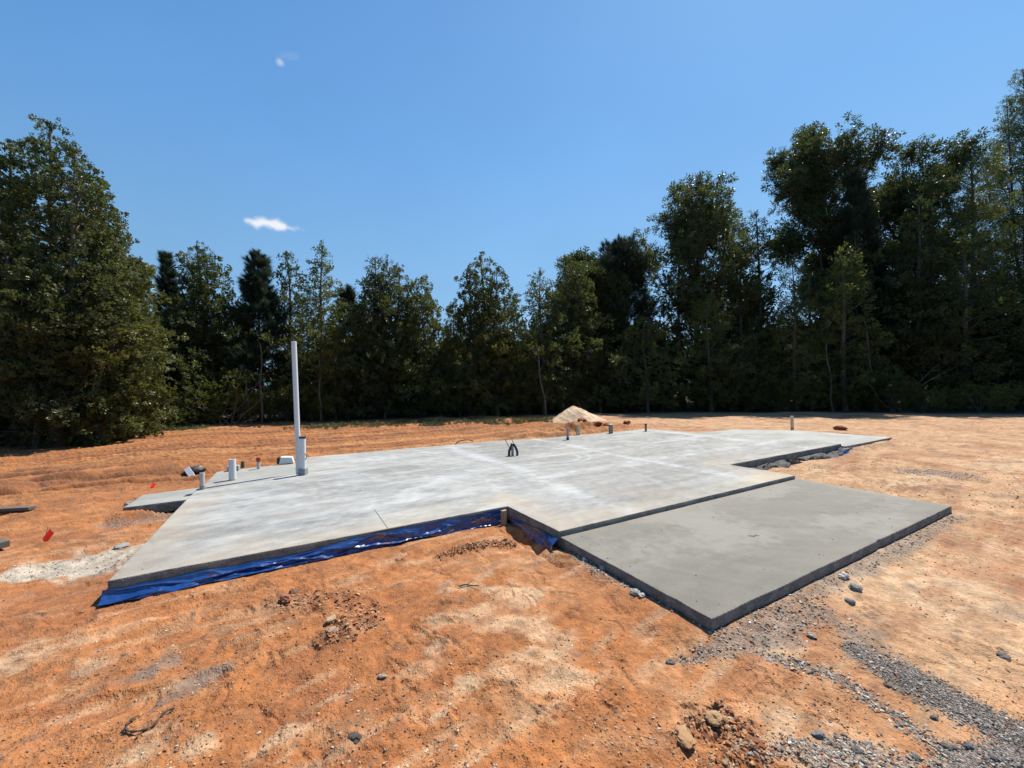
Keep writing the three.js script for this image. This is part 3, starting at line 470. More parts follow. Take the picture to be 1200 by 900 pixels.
// ---------------------------------------------------------------- stones, clods and gravel
function rock(seed, n = 12, flat = 0.65) {
  const r = rng(seed), pts = []; for (let i = 0; i < n; i++) { const a = r() * 2 * Math.PI, c = 2 * r() - 1, q = Math.sqrt(1 - c * c), k = 0.42 + 0.1 * r(); pts.push(V(k * q * Math.cos(a) * 1.15, k * c * flat, k * q * Math.sin(a) * (0.75 + 0.2 * r()))); }
  const g = new ConvexGeometry(pts); return g;
}
const rockSets = [1, 2, 3, 4, 5].map((s) => rock(s * 11 + 3));
const stoneMat = std({ color: rgb(1, 1, 1), roughness: 0.92 });
const toneBoxes = { grey: [[0.14, 0.126, 0.11], [0.25, 0.225, 0.195], [0.09, 0.077, 0.065], [0.19, 0.168, 0.145]], clay: [[0.32, 0.13, 0.046], [0.23, 0.085, 0.034], [0.35, 0.19, 0.09], [0.17, 0.07, 0.034]], pale: [[0.36, 0.28, 0.2], [0.32, 0.22, 0.13], [0.4, 0.36, 0.3], [0.22, 0.18, 0.15]] };
function scatter(name, label, category, seed, want, tones, size, where) {
  const r = rng(seed), put = rockSets.map(() => []), m = new THREE.Matrix4(), q = new THREE.Quaternion(), e = new THREE.Euler();
  for (let k = 0, n = 0; k < want * 60 && n < want; k++) {
    const [x, z, w] = where(r); if (r() > w) continue; n++;
    const s = size(r, x, z), y = height(x, z); q.setFromEuler(e.set((r() - 0.5) * 0.7, r() * 6.3, (r() - 0.5) * 0.7));
    const tone = tones[Math.floor(r() * tones.length)], g = 0.75 + 0.5 * r();
    put[n % put.length].push([m.clone().compose(V(x, y + s * 0.1, -z), q, V(s, s * (0.7 + 0.4 * r()), s)), rgb(tone[0] * g, tone[1] * g, tone[2] * g)]);
  }
  const whole = new THREE.Group(); whole.name = numbered(name); tag(whole, label, category, null, 'stuff'); scene.add(whole);
  put.forEach((list, i) => {
    if (!list.length) return;
    const o = shade(new THREE.InstancedMesh(rockSets[i], stoneMat, list.length)); o.name = 'stones'; o.userData.kind = 'stuff'; list.forEach(([a, c], j) => { o.setMatrixAt(j, a); o.setColorAt(j, c); }); whole.add(o);
  });
}
const aroundPath = (paths, spread) => (r) => { const p = paths[Math.floor(r() * paths.length)], i = Math.floor(r() * (p.length - 1)), t = r(), w = mix(p[i][2], p[i + 1][2], t) * spread, a = r() * 6.3, d = Math.sqrt(r()) * w; return [mix(p[i][0], p[i + 1][0], t) + d * Math.cos(a), mix(p[i][1], p[i + 1][1], t) + d * Math.sin(a)]; };
const clear = (x, z) => { const [u, v] = toUV(x, z); return ![MAIN, PATIO, REAR, SIDE].some((p) => inside(p, u, v)); };
{
  const gp = aroundPath(gravelPaths, 1.05), tp = aroundPath([...thinGravel.filter((p, i) => i < 6 || i > 8), spill], 1), cp = aroundPath(clodFields, 1);
  scatter('gravel', 'grey crushed gravel lying in a drift across the right foreground', 'gravel', 21, 11000, [...toneBoxes.grey, ...toneBoxes.grey, toneBoxes.pale[0], toneBoxes.clay[3]], (r) => 0.006 + 0.015 * r() * r(), (r) => { const [x, z] = gp(r); return [x, z, clear(x, z) ? 0.15 + gravelAt(x, z) * 1.2 : 0]; });
  scatter('gravel', 'thin grey stones and crumbs strewn along the slab edges', 'gravel', 22, 9000, [...toneBoxes.grey, ...toneBoxes.pale, toneBoxes.clay[1]], (r) => 0.005 + 0.022 * r() ** 3, (r) => { const [x, z] = tp(r); return [x, z, clear(x, z) ? 0.1 + thinAt(x, z) + (pathMask(spill, x, z) > 0 ? 0.07 * sstep(-0.1, 0.4, noise(x * 4, z * 4)) : 0) : 0]; });
  scatter('earth_crumbs', 'broken reddish clay crumbs heaped on the orange earth', 'clods', 23, 3600, [...toneBoxes.clay, ...toneBoxes.clay, toneBoxes.clay[3], toneBoxes.pale[1]], (r) => 0.006 + 0.03 * r() ** 3, (r) => { const [x, z] = cp(r); return [x, z, clear(x, z) ? clodsAt(x, z) : 0]; });
  scatter('pebbles', 'small scattered pebbles and crumbs on the bare earth', 'pebbles', 24, 20000, [...toneBoxes.clay, ...toneBoxes.clay, ...toneBoxes.pale, toneBoxes.grey[0], toneBoxes.grey[2]], (r, x, z) => (0.004 + 0.015 * r() ** 3) * (z > 5 ? 1.7 : 1), (r) => { const z = 1.6 * Math.pow(9, Math.pow(r(), 1.25)), x = (r() * 2 - 1) * 1.4 * z; return [x, z, clear(x, z) ? clamp(0.35 + 0.9 * fbm(x * 1.3, z * 1.3, 3)) : 0]; });
}
{ // crumbs of earth kicked up on the concrete
  const r = rng(818), list = [], m4 = new THREE.Matrix4(), q = new THREE.Quaternion(), e = new THREE.Euler();
  for (let k = 0; k < 6000 && list.length < 420; k++) {
    const patio = r() < 0.35, u = patio ? 2.45 + 4.4 * r() : -1.25 + 10 * r(), v = patio ? 1.75 + 1.55 * r() : 3.45 + 5 * r(), poly = patio ? PATIO : MAIN; if (!inside(poly, u, v)) continue;
    const d = edgeDist(poly, u, v); if (r() > 0.1 + 0.9 * Math.exp(-d * 7)) continue;
    const s = 0.004 + 0.014 * r() ** 4, [x, z] = fromUV(u, v), c = toneBoxes[r() < 0.6 ? 'clay' : 'grey'][Math.floor(4 * r())]; q.setFromEuler(e.set(0, r() * 6.3, 0)); list.push([m4.clone().compose(V(x, (patio ? -0.057 : 0) + s * 0.2, -z), q, V(s, s * 0.7, s)), rgb(...c)]);
  }
  const o = shade(new THREE.InstancedMesh(rockSets[2], stoneMat, list.length)); o.name = numbered('earth_crumbs'); list.forEach(([a, c], j) => { o.setMatrixAt(j, a); o.setColorAt(j, c); }); tag(o, 'tiny crumbs of earth scattered on top of the concrete slabs', 'crumbs', null, 'stuff'); scene.add(o);
}
{ // single stones large enough to point at
  const lump = (seed, pxs, py, size, tone, label, name = 'stone', group, flat = 0.65) => {
    const [x, z] = onLevel(pxs, py, -0.17), g = new THREE.IcosahedronGeometry(0.5, 4), q = g.attributes.position;
    for (let i = 0; i < q.count; i++) { const a = q.getX(i), b = q.getY(i), c = q.getZ(i), w = 1 + 0.55 * fbm(a * 2.6 + seed, b * 2.6 + c * 1.9 + seed * 0.7, 3) + 0.28 * fbm(a * 8 + c * 5, b * 8 + seed, 3); q.setXYZ(i, a * w * 1.15 * size, Math.max(-0.3, b * w) * flat * size, c * w * 0.9 * size); }
    g.computeVertexNormals();
    const m = single(name, g, std({ color: rgb(tone[0] * 0.75, tone[1] * 0.75, tone[2] * 0.75), roughness: 0.95, flatShading: true }), label, name === 'stone' ? 'stone' : 'clod', group); m.position.set(x, height(x, z) + size * 0.12, -z); m.rotation.y = seed; return m;
  };
  const B = toneBoxes.clay, G = toneBoxes.grey, P = toneBoxes.pale;
  lump(301, 415, 862, 0.055, [0.07, 0.06, 0.05], 'lone dark stone in the central foreground');
  lump(302, 838, 845, 0.075, [0.42, 0.25, 0.12], 'flat tan slab of dried clay in the near foreground below the patio corner', 'clay_clod');
  lump(303, 803, 868, 0.085, [0.4, 0.22, 0.1], 'largest tan clay chunk near the bottom edge', 'clay_clod', null, 0.4);
  lump(304, 884, 878, 0.07, B[1], 'reddish brown clod beside pale gravel at the bottom edge', 'clay_clod');
  lump(305, 786, 772, 0.05, [0.16, 0.13, 0.11], 'dark stone left of the patio corner', 'stone');
  lump(306, 345, 697, 0.1, [0.2, 0.09, 0.05], 'dark brown clod topping the broken clay heap', 'clay_clod');
  lump(307, 335, 712, 0.085, [0.3, 0.12, 0.06], 'rust clod at the left of the broken clay heap', 'clay_clod');
  lump(308, 390, 750, 0.07, [0.36, 0.24, 0.16], 'pale clod at the lower end of the broken clay heap', 'clay_clod');
  lump(309, 388, 735, 0.06, [0.42, 0.28, 0.17], 'light clod in the middle of the broken clay heap', 'clay_clod');
  lump(310, 951, 745, 0.05, [0.33, 0.3, 0.25], 'pale rounded stone on the tan earth right of the patio corner');
  lump(311, 960, 858, 0.05, [0.18, 0.17, 0.16], 'grey stone by the pale gravel at bottom right');
  lump(312, 1175, 767, 0.06, [0.13, 0.11, 0.1], 'dark flat stone alone on tan earth at the right', 'stone');
  lump(313, 996, 706, 0.06, G[1], 'grey lump below the right patio edge');
  lump(314, 1003, 691, 0.09, [0.2, 0.19, 0.18], 'largest grey concrete lump against the right patio edge', 'stone');
  lump(315, 988, 680, 0.08, [0.5, 0.46, 0.4], 'whitish lump beside the grey lump at the patio edge', 'stone');
  lump(316, 984, 503.5, 0.3, [0.3, 0.1, 0.04], 'red clay clod beyond the far slab', 'clay_clod');
  lump(317, 448, 793, 0.045, [0.36, 0.26, 0.18], 'small tan stone in the middle foreground', 'stone');
  lump(318, 152, 597, 0.12, [0.3, 0.27, 0.24], 'grey lump in the trench by the narrow porch slab', 'stone');
  lump(319, 143, 640, 0.14, [0.28, 0.28, 0.25], 'flat grey stone by the pale spill and the slab side', 'stone', null, 0.3);
  for (const [i, px, py, s] of [[0, 680, 651, 0.1], [1, 694, 661, 0.08], [2, 668, 643, 0.09], [3, 706, 671, 0.07], [4, 686, 660, 0.06], [5, 745, 700, 0.07], [6, 752, 703, 0.05]]) lump(340 + i, px, py, s, [0.36, 0.34, 0.31], 'pale grey concrete crumb along the left patio edge', 'stone', 'concrete crumbs along the left patio edge');
  for (const [i, px, py, s] of [[0, 700, 502, 0.35], [1, 692, 503, 0.3], [2, 735, 501, 0.26], [3, 712, 503, 0.3], [4, 683, 504, 0.26]]) lump(360 + i, px, py + 1, s, [0.27, 0.09, 0.035], 'rust red clod in the earth bank behind the slab', 'clay_clod', 'red clods in the bank behind the slab');
  for (const [i, px, py, s] of [[0, 1120, 873, 0.033], [1, 1135, 872, 0.036], [2, 1110, 872, 0.04], [3, 1003, 878, 0.04], [4, 1075, 885, 0.033], [5, 1165, 888, 0.033], [6, 1040, 800, 0.03], [7, 1095, 835, 0.033]]) lump(380 + i, px, py, s, [0.1, 0.095, 0.09], 'dark grey stone larger than the gravel around it', 'stone', 'larger dark stones in the gravel');
}
{ // the sand pile
  const n = 140, m = 64, pos = [], col = [], idx = [];
  for (let i = 0; i <= m; i++) for (let k = 0; k <= n; k++) {
    const a = k / n * 2 * Math.PI, t = i / m, A = k === n ? 0 : a, R = 1.28 * (1 + 0.1 * noise(Math.cos(A) * 2 + 5, Math.sin(A) * 2) + (Math.cos(A) > 0 ? 0.16 * Math.cos(A) : 0)), r = R * t, x = r * Math.cos(A), z = r * Math.sin(A);
    const y = 0.74 * Math.pow(1 - t, 1.02) * (1 + 0.12 * fbm(x * 2.5, z * 2.5, 3)) + 0.055 * fbm(x * 6, z * 6 + 3, 5) * (1 - t * 0.5) + 0.035 * (1 - Math.abs(noise(A * 5, r * 0.8))) * t * (1 - t) * 2 - 0.04;
    pos.push(x - 0.12 * (1 - t), y, z); const g = 0.95 + 0.45 * fbm(x * 6 + 3, z * 6, 4); col.push(0.47 * g, 0.335 * g, 0.215 * g);
    if (i && k) { const o = i * (n + 1) + k; idx.push(o - n - 2, o - n - 1, o, o - n - 2, o, o - 1); }
  }
  const g = new THREE.BufferGeometry(); g.setAttribute('position', new THREE.Float32BufferAttribute(pos, 3)); g.setAttribute('color', new THREE.Float32BufferAttribute(col, 3)); g.setIndex(idx); g.computeVertexNormals();
  const o = single('sand_pile', g, std({ vertexColors: true, roughness: 1 }), 'conical pile of pale sand at the edge of the wood behind the slab', 'sand pile'); o.position.set(pile[0], height(...pile), -pile[1]);
}

// ---------------------------------------------------------------- trees
// a spray of leaves on a twig; many of them make a crown
function spray(seed, n, length, leafL, leafW, droop = 0.15) {
  const r = rng(seed), pos = [], col = [], idx = [], d = V(), s = V(), nrm = V(), base = V();
  for (let i = 0; i < n; i++) {
    const t = Math.sqrt(r()); base.set((r() - 0.5) * 0.42 * length * (0.4 + t), (r() - 0.5) * 0.34 * length - droop * t * t * length, t * length);
    d.set((r() - 0.5) * 1.7, (r() - 0.62) * 1.1, 0.25 + 0.9 * r()).normalize(); nrm.set((r() - 0.5) * 1.3, 1, (r() - 0.5) * 1.3).normalize(); s.crossVectors(d, nrm).normalize(); nrm.crossVectors(s, d).normalize();
    const L = leafL * (0.65 + 0.6 * r()), w = leafW * (0.7 + 0.5 * r()) / 2, o = pos.length / 3, g = 0.72 + 0.56 * r(), warm = 1 + 0.25 * (r() - 0.5);
    const P = (a, b, c) => { pos.push(base.x + d.x * a + s.x * b + nrm.x * c, base.y + d.y * a + s.y * b + nrm.y * c, base.z + d.z * a + s.z * b + nrm.z * c); col.push(g * warm, g, g * 0.9); };
    P(0, 0, 0); P(L * 0.42, w, w * 0.35); P(L * 0.42, -w, w * 0.35); P(L, 0, -L * 0.14); P(L * 0.42, 0, 0);
    idx.push(o, o + 4, o + 1, o, o + 2, o + 4, o + 1, o + 4, o + 3, o + 4, o + 2, o + 3);
  }
  const g = new THREE.BufferGeometry(); g.setAttribute('position', new THREE.Float32BufferAttribute(pos, 3)); g.setAttribute('color', new THREE.Float32BufferAttribute(col, 3)); g.setIndex(idx); g.computeVertexNormals(); return g;
}
function tuft(seed, n, length) {                          // pine needles
  const r = rng(seed), pos = [], col = [], idx = [];
  for (let i = 0; i < n; i++) {
    const t = r(), a = r() * 6.283, f = 0.35 + 0.9 * r(), L = length * (0.6 + 0.5 * r()), b = V((r() - 0.5) * 0.05, (r() - 0.5) * 0.05, t * 0.3), d = V(Math.cos(a) * f, Math.sin(a) * f, 0.9).normalize(), s = V(-Math.sin(a), Math.cos(a), 0).multiplyScalar(0.006), o = pos.length / 3, g = 0.75 + 0.5 * r();
    for (const q of [b.clone().sub(s), b.clone().add(s), b.clone().addScaledVector(d, L)]) { pos.push(q.x, q.y, q.z); col.push(g, g, g); } idx.push(o, o + 1, o + 2);
  }
  const g = new THREE.BufferGeometry(); g.setAttribute('position', new THREE.Float32BufferAttribute(pos, 3)); g.setAttribute('color', new THREE.Float32BufferAttribute(col, 3)); g.setIndex(idx); g.computeVertexNormals(); return g;
}
const sprays = { near: [21, 22, 23].map((k) => spray(k, 24, 0.46, 0.1, 0.078)), broad: [1, 2, 3].map((s) => spray(s, 19, 0.5, 0.125, 0.095)), small: [4, 5].map((s) => spray(s, 26, 0.5, 0.09, 0.05)), oak: [6, 7].map((s) => spray(s, 20, 0.5, 0.14, 0.075)), pine: [8, 9].map((s) => tuft(s, 70, 0.24)), coarse: [10, 11].map((s) => spray(s, 14, 0.8, 0.26, 0.18)) };
const leafMat = new THREE.MeshPhysicalMaterial({ color: rgb(0.08, 0.094, 0.022), vertexColors: true, roughness: 0.95, transmission: 0.46, thickness: 0, clearcoat: 0.3, clearcoatRoughness: 0.26, specularIntensity: 0.3, side: THREE.DoubleSide });
const needleMat = new THREE.MeshPhysicalMaterial({ color: rgb(0.036, 0.052, 0.022), vertexColors: true, specularIntensity: 0.4, roughness: 0.9, transmission: 0.25, thickness: 0, side: THREE.DoubleSide });
const barkMat = std({ vertexColors: true, map: texture(128, 256, (x, y) => { const t = 0.75 + 0.3 * tileNoise(x / 4, y / 20, 32) + 0.2 * tileNoise(x / 2, y / 6, 64); return [t, t * 0.97, t * 0.93]; }), roughness: 0.95 });
const ZA = V(0, 0, 1), UP = V(0, 1, 0);
function bark(geo, r0, g0, b0) { const n = geo.attributes.position.count, c = new Float32Array(n * 3), uv = new Float32Array(n * 2); for (let i = 0; i < n; i++) { c.set([r0, g0, b0], i * 3); uv.set([i % 8 / 8, geo.attributes.position.getY(i)], i * 2); } geo.setAttribute('color', new THREE.BufferAttribute(c, 3)); geo.setAttribute('uv', new THREE.BufferAttribute(uv, 2)); return geo; }
let foliageCount = 0;
function grow(o) {                                        // o: kind, h, r, base, seed, tint ...
  const R = rng(o.seed * 7919 + 13), limbs = [], put = [], q = new THREE.Quaternion(), q2 = new THREE.Quaternion();
  const bk = o.bark ?? [0.13, 0.105, 0.08];
  const leaf = (p, d, s) => { q.setFromUnitVectors(ZA, d); q2.setFromAxisAngle(d, R() * 6.283); put.push(new THREE.Matrix4().compose(p, q2.multiply(q), V(s, s, s))); };
  const jitter = (d, k) => V(d.x + (R() - 0.5) * k, d.y + (R() - 0.5) * k, d.z + (R() - 0.5) * k).normalize();
  const leanX = (o.lean ?? 0), top = o.h;
  const trunkAt = (t) => V(leanX * top * t * t + 0.12 * Math.sin(t * 5 + o.seed) * t, top * t, 0.1 * Math.sin(t * 4 + o.seed * 2) * t);
  const tr = o.trunk ?? (0.03 + 0.0105 * top);
  const pts = []; for (let i = 0; i <= 12; i++) pts.push(trunkAt(i / 12)); pts[0].y -= 0.3;
  limbs.push(tube(pts, pts.map((_, i) => tr * (1 - 0.88 * i / 12) * (i ? 1 : 1.35)), 8));
  const dens = o.density ?? 1;
  if (o.kind === 'conifer') {
    for (let hgt = o.base; hgt < top - 0.2; hgt += 0.36 + 0.16 * R()) {
      const f = (hgt - o.base) / (top - o.base), len = o.r * (o.shape === 'flat' ? Math.pow(1 - f, 0.45) : Math.pow(1 - f, 0.75)) * (0.75 + 0.4 * R()) + 0.15, n = 4 + Math.floor(R() * 2), a0 = R() * 6.3;
      for (let k = 0; k < n; k++) {
        if (R() < 0.12) continue;
        const a = a0 + k / n * 6.283 + (R() - 0.5) * 0.5, el = mix(0.1, 1.0, f) + (R() - 0.5) * 0.3, d = V(Math.cos(a) * Math.cos(el), Math.sin(el), Math.sin(a) * Math.cos(el)), o0 = trunkAt(hgt / top), L = len * (0.7 + 0.5 * R());
        const p1 = o0.clone().addScaledVector(d, L * 0.55), p2 = o0.clone().addScaledVector(d, L).add(V(0, 0.14 * L, 0)); limbs.push(tube([o0, p1, p2], [0.028, 0.018, 0.007], 5, false));
        const m = Math.max(5, Math.round(L * 17 * dens));
        for (let i = 0; i < m; i++) { const t = 0.3 + 0.7 * Math.sqrt(R()), p = t < 0.55 ? o0.clone().lerp(p1, t / 0.55) : p1.clone().lerp(p2, (t - 0.55) / 0.45); p.add(V((R() - 0.5) * 0.46 * L, (R() - 0.4) * 0.4 * L, (R() - 0.5) * 0.46 * L)); leaf(p, jitter(V(d.x, d.y + 0.6, d.z), 1.5), 0.8 + 0.5 * R()); }
      }
    }
    for (let i = 0; i < 14; i++) leaf(trunkAt(1 - 0.08 * R()), jitter(UP, 0.7), 0.9);
  } else if (o.kind === 'open') {                         // a big tree whose limbs fork and carry separate clumps
    const fork = (p, d, L, rad, lev) => {
      const n = 5, ps = [p.clone()]; let q0 = p.clone(), dd = d.clone();
      for (let i = 0; i < n; i++) { dd = jitter(dd.clone().add(V(0, lev ? 0.06 : 0.1, 0)), 0.34); q0 = q0.clone().addScaledVector(dd, L / n); ps.push(q0); }
      limbs.push(tube(ps, ps.map((_, i) => rad * (1 - 0.55 * i / n)), 7, false));
      if (lev < 2) { const kids = 4; for (let k = 0; k < kids; k++) { const t = 0.4 + 0.6 * (k + R()) / kids, at = ps[Math.min(n, Math.round(t * n))]; fork(at, jitter(dd, 1.9).add(V(0, 0.05, 0)).normalize(), L * (0.42 + 0.22 * R()), rad * 0.42, lev + 1); } }
      if (lev > 0) {
        const cl = (o.clump ?? 0.75) * (0.7 + 0.6 * R()), c = q0, m = Math.round(85 * dens * cl * cl);
        for (let i = 0; i < m; i++) { const a = R() * 6.3, cc = 2 * R() - 1, s = Math.sqrt(1 - cc * cc), k = cl * Math.cbrt(R()), off = V(k * s * Math.cos(a) * 1.25, k * cc * 0.7, k * s * Math.sin(a) * 1.25); leaf(c.clone().add(off), jitter(off.clone().normalize(), 1), 0.7 + 0.5 * R()); }
        for (let i = 0; i < m * 0.35; i++) { const t = R(), at = ps[Math.floor(t * n)]; leaf(at.clone().add(V((R() - 0.5) * 0.8, (R() - 0.5) * 0.5, (R() - 0.5) * 0.8)), jitter(UP, 2.4), 0.7 + 0.4 * R()); }
      }
    };
    const m = o.limbs ?? 9;
    for (let k = 0; k < m; k++) { const t = mix(o.base / top, 0.72, k / (m - 1)), a = k * 2.4 + R() * 0.6, el = mix(0.35, 1.15, k / (m - 1)), L = mix(o.r * 1.0, (top * 0.34), k / (m - 1)) * (0.75 + 0.35 * R()); fork(trunkAt(t), V(Math.cos(a) * Math.cos(el), Math.sin(el), Math.sin(a) * Math.cos(el)), L, tr * 0.42, 0); }
    fork(trunkAt(0.7), V(0.05, 1, 0), top * 0.22, tr * 0.4, 0);
  } else {                                                // a dense pointed young tree, sometimes with several leaders
    const leaders = [[0, 0, 1], ...(o.leaders ?? [])];
    for (const [lx, lz, lh] of leaders) {
      const topH = top * lh, base = o.base, span = topH - base, count = Math.round(span * 11 * dens * (o.fill ?? 1));
      if (lx || lz) { const ps = [trunkAt(0.22), V(lx * 0.7, topH * 0.5, lz * 0.7), V(lx, topH, lz)]; limbs.push(tube(ps, [tr * 0.6, tr * 0.4, 0.012], 6, false)); }
      for (let k = 0; k < count; k++) {
        const f = Math.pow((k + R()) / count, 1.12), hgt = base + f * span, cx = lx * sstep(0, 0.6, f), cz = lz * sstep(0, 0.6, f), o0 = trunkAt(hgt / top).add(V(cx, 0, cz));
        const prof = Math.pow(1 - f, o.taper ?? 0.84) * (0.5 + 0.5 * sstep(0, 0.22, f)) * (1 + 0.16 * Math.sin(f * 17 + o.seed)), a = k * 2.399 + R() * 0.8;
        const L = (leaders.length > 1 ? 0.78 : 1) * o.r * prof * (0.34 + 0.95 * Math.pow(R(), 1.25)) + 0.14, el = mix(0.05, 1.05, f) + (R() - 0.5) * 0.5, d = V(Math.cos(a) * Math.cos(el), Math.sin(el), Math.sin(a) * Math.cos(el)), p2 = o0.clone().addScaledVector(d, L);
        if (L > 0.5) limbs.push(tube([o0, o0.clone().lerp(p2, 0.5).add(V(0, 0.05, 0)), p2], [0.022, 0.014, 0.005], 4, false));
        const m = Math.max(3, Math.round(L * 11 * dens));
        for (let i = 0; i < m; i++) { const t = 0.22 + 0.78 * Math.pow(R(), 0.7), w = 0.26 * L * (1.15 - t) + 0.1, p = o0.clone().addScaledVector(d, L * t).add(V((R() - 0.5) * 2 * w, (R() - 0.5) * 1.3 * w - 0.05 * L * t, (R() - 0.5) * 2 * w)); leaf(p, jitter(V(d.x, d.y * 0.4 + 0.05, d.z), 1.3), (0.62 + 0.5 * R()) * (f > 0.9 ? 0.75 : 1)); }
      }
      for (let i = 0; i < 8; i++) leaf(trunkAt(topH / top * (1 - 0.03 * R())).add(V(lx, 0, lz)), jitter(UP, 0.5), 0.5);
    }
  }
  // bring the whole to its measured height and spread
  const wood = mergeGeometries(limbs), ys = put.map((m) => m.elements[13]).sort((a, b) => a - b), xs = put.map((m) => Math.hypot(m.elements[12] - leanX * top * 0.4, m.elements[14])).sort((a, b) => a - b);
  const ky = (o.h - 0.12) / ys[Math.floor(ys.length * 0.9988)], kx = o.r * (o.kind === 'open' ? 1.02 : 0.98) / xs[Math.floor(xs.length * 0.96)];
  wood.scale(kx, ky, kx); for (const m of put) { m.elements[12] *= kx; m.elements[13] *= ky; m.elements[14] *= kx; }
  return { wood: bark(wood, ...bk), put };
}
function leafed(name, geo, mat, matrices, tint, seed, spread = 0.3) {
  const m = shade(new THREE.InstancedMesh(geo, mat, matrices.length)), R = rng(seed), c = new THREE.Color(); m.name = name; foliageCount += matrices.length;
  matrices.forEach((a, i) => { m.setMatrixAt(i, a); const p = a.elements, n = 0.5 * noise(p[12] * 0.9 + seed, p[13] * 0.9 + p[14] * 0.7), g = 1 + spread * (n + R() - 0.5); m.setColorAt(i, c.setRGB(tint[0] * g * (1 + 0.12 * n), tint[1] * g, tint[2] * g)); });
  return m;
}
function tree(name, label, px, topPx, depth, halfPx, kind, opt = {}) {
  const [x, topY] = atDepth(px, topPx, depth), y = height(x, depth), h = topY - y, r = halfPx / FOCAL * depth;
  const t = thing(name, label, 'tree', x, y, depth, 0, opt.group); t.rotation.y = opt.turn ?? 0;
  const g = grow({ kind, h, r, base: (opt.base ?? 0.08) * h, seed: opt.seed ?? Math.round(px * 3 + topPx), ...opt });
  part('trunk', g.wood, barkMat, t);
  const set = sprays[opt.leaf ?? (kind === 'conifer' ? 'pine' : kind === 'open' ? 'oak' : 'broad')], crown = leafed('crown', set[(opt.seed ?? Math.round(px)) % set.length], kind === 'conifer' ? needleMat : leafMat, g.put, opt.tint ?? [1, 1, 1], Math.round(px + topPx));
  crown.userData.kind = 'stuff'; t.add(crown); return t;
}
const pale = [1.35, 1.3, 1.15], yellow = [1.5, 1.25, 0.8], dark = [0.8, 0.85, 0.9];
// left side of the clearing
tree('hardwood_tree', 'broad leafy tree cut by the left frame edge, nearest of all trees', -70, 150, 11.8, 95, 'dense', { taper: 0.62, fill: 1.25, leaf: 'near', leaders: [[0.8, 0.4, 0.9]] });
tree('hardwood_tree', 'tall leafy tree whose rounded top stands just left of the highest left peak', 12, 166, 13.2, 78, 'dense', { taper: 0.62, fill: 1.2, leaf: 'near', leaders: [[-0.6, 0.5, 0.93]] });
tree('hardwood_tree', 'highest leafy tree of the left side, with a broad pointed peak', 60, 148, 12.8, 72, 'dense', { taper: 0.62, fill: 1.3, leaf: 'near', leaders: [[0.9, 0.3, 0.9], [-0.7, 0.6, 0.88]] });
tree('hardwood_tree', 'leafy tree on the right shoulder of the highest left tree', 112, 226, 13.6, 56, 'dense', { taper: 0.62, fill: 1.25, leaf: 'near', leaders: [[0.7, 0.2, 0.84]], tint: pale });
tree('hardwood_tree', 'lower tree with twigs jutting out at the right end of the left mass', 146, 300, 14.8, 44, 'dense', { taper: 0.62, fill: 1.2, leaf: 'near', tint: pale });
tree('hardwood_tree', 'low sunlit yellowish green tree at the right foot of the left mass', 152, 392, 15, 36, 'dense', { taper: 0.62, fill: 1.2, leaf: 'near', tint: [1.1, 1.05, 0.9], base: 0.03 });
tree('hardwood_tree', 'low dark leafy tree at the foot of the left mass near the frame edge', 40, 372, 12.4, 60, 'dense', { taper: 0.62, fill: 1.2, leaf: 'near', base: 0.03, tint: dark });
tree('hardwood_tree', 'low rounded tree in the middle of the left mass', 105, 392, 13.4, 52, 'dense', { taper: 0.62, fill: 1.2, leaf: 'near', base: 0.03 });
// the back, left to right
tree('pine_tree', 'slim pine peeping out behind the left mass of leafy trees', 197, 300, 23, 28, 'conifer', { base: 0.3, density: 2 });
tree('hardwood_tree', 'rounded leafy tree first right of the left mass', 236, 290, 21.8, 56.5, 'dense', { fill: 1.2, leaders: [[0.5, 0.4, 0.93]] });
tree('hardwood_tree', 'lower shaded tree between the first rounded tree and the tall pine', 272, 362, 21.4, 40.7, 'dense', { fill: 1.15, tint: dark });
tree('pine_tree', 'blue green pine with a bushy top left of the white pole', 303, 299, 22.4, 40, 'conifer', { base: 0.45, density: 2.4, tint: [0.9, 1.05, 1.15] });
tree('hardwood_tree', 'narrow leafy spire just right of the bushy pine', 336, 297, 23.4, 33.9, 'dense', { fill: 1.15, taper: 0.85 });
tree('hardwood_tree', 'very narrow tall spire right of the white pole', 376, 288, 22, 42.9, 'dense', { taper: 1.15, fill: 1.1, tint: pale });
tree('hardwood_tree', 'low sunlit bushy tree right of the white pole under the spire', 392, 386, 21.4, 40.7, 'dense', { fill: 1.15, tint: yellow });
tree('pine_tree', 'small bluish tree behind the gap right of the narrow spire', 409, 338, 25, 32, 'conifer', { base: 0.3, density: 2.2 });
tree('hardwood_tree', 'tallest stem at the left of the wide flat topped central clump', 436, 304, 22.6, 45.2, 'dense', { fill: 1.2, leaders: [[0.6, 0.3, 0.97]] });
tree('hardwood_tree', 'middle stem of the wide flat topped central clump', 464, 314, 23, 47.5, 'dense', { fill: 1.2, leaders: [[1.0, 0.2, 0.92], [-1.0, 0.1, 0.95]] });
tree('hardwood_tree', 'sloping right end of the wide flat topped central clump', 494, 345, 22.2, 38.4, 'dense', { fill: 1.15, tint: pale });
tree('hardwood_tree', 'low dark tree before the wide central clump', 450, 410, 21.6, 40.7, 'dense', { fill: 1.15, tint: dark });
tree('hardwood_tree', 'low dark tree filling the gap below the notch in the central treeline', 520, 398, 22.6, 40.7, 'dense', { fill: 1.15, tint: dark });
tree('hardwood_tree', 'left stem of the pointed pair standing alone in the central skyline', 548, 314, 22.6, 36.2, 'dense', { fill: 1.15, taper: 0.85 });
tree('hardwood_tree', 'highest stem of the pointed pair standing alone in the central skyline', 563, 301, 22.2, 40.7, 'dense', { fill: 1.15, taper: 0.95, leaders: [[0.6, 0.1, 0.92]] });
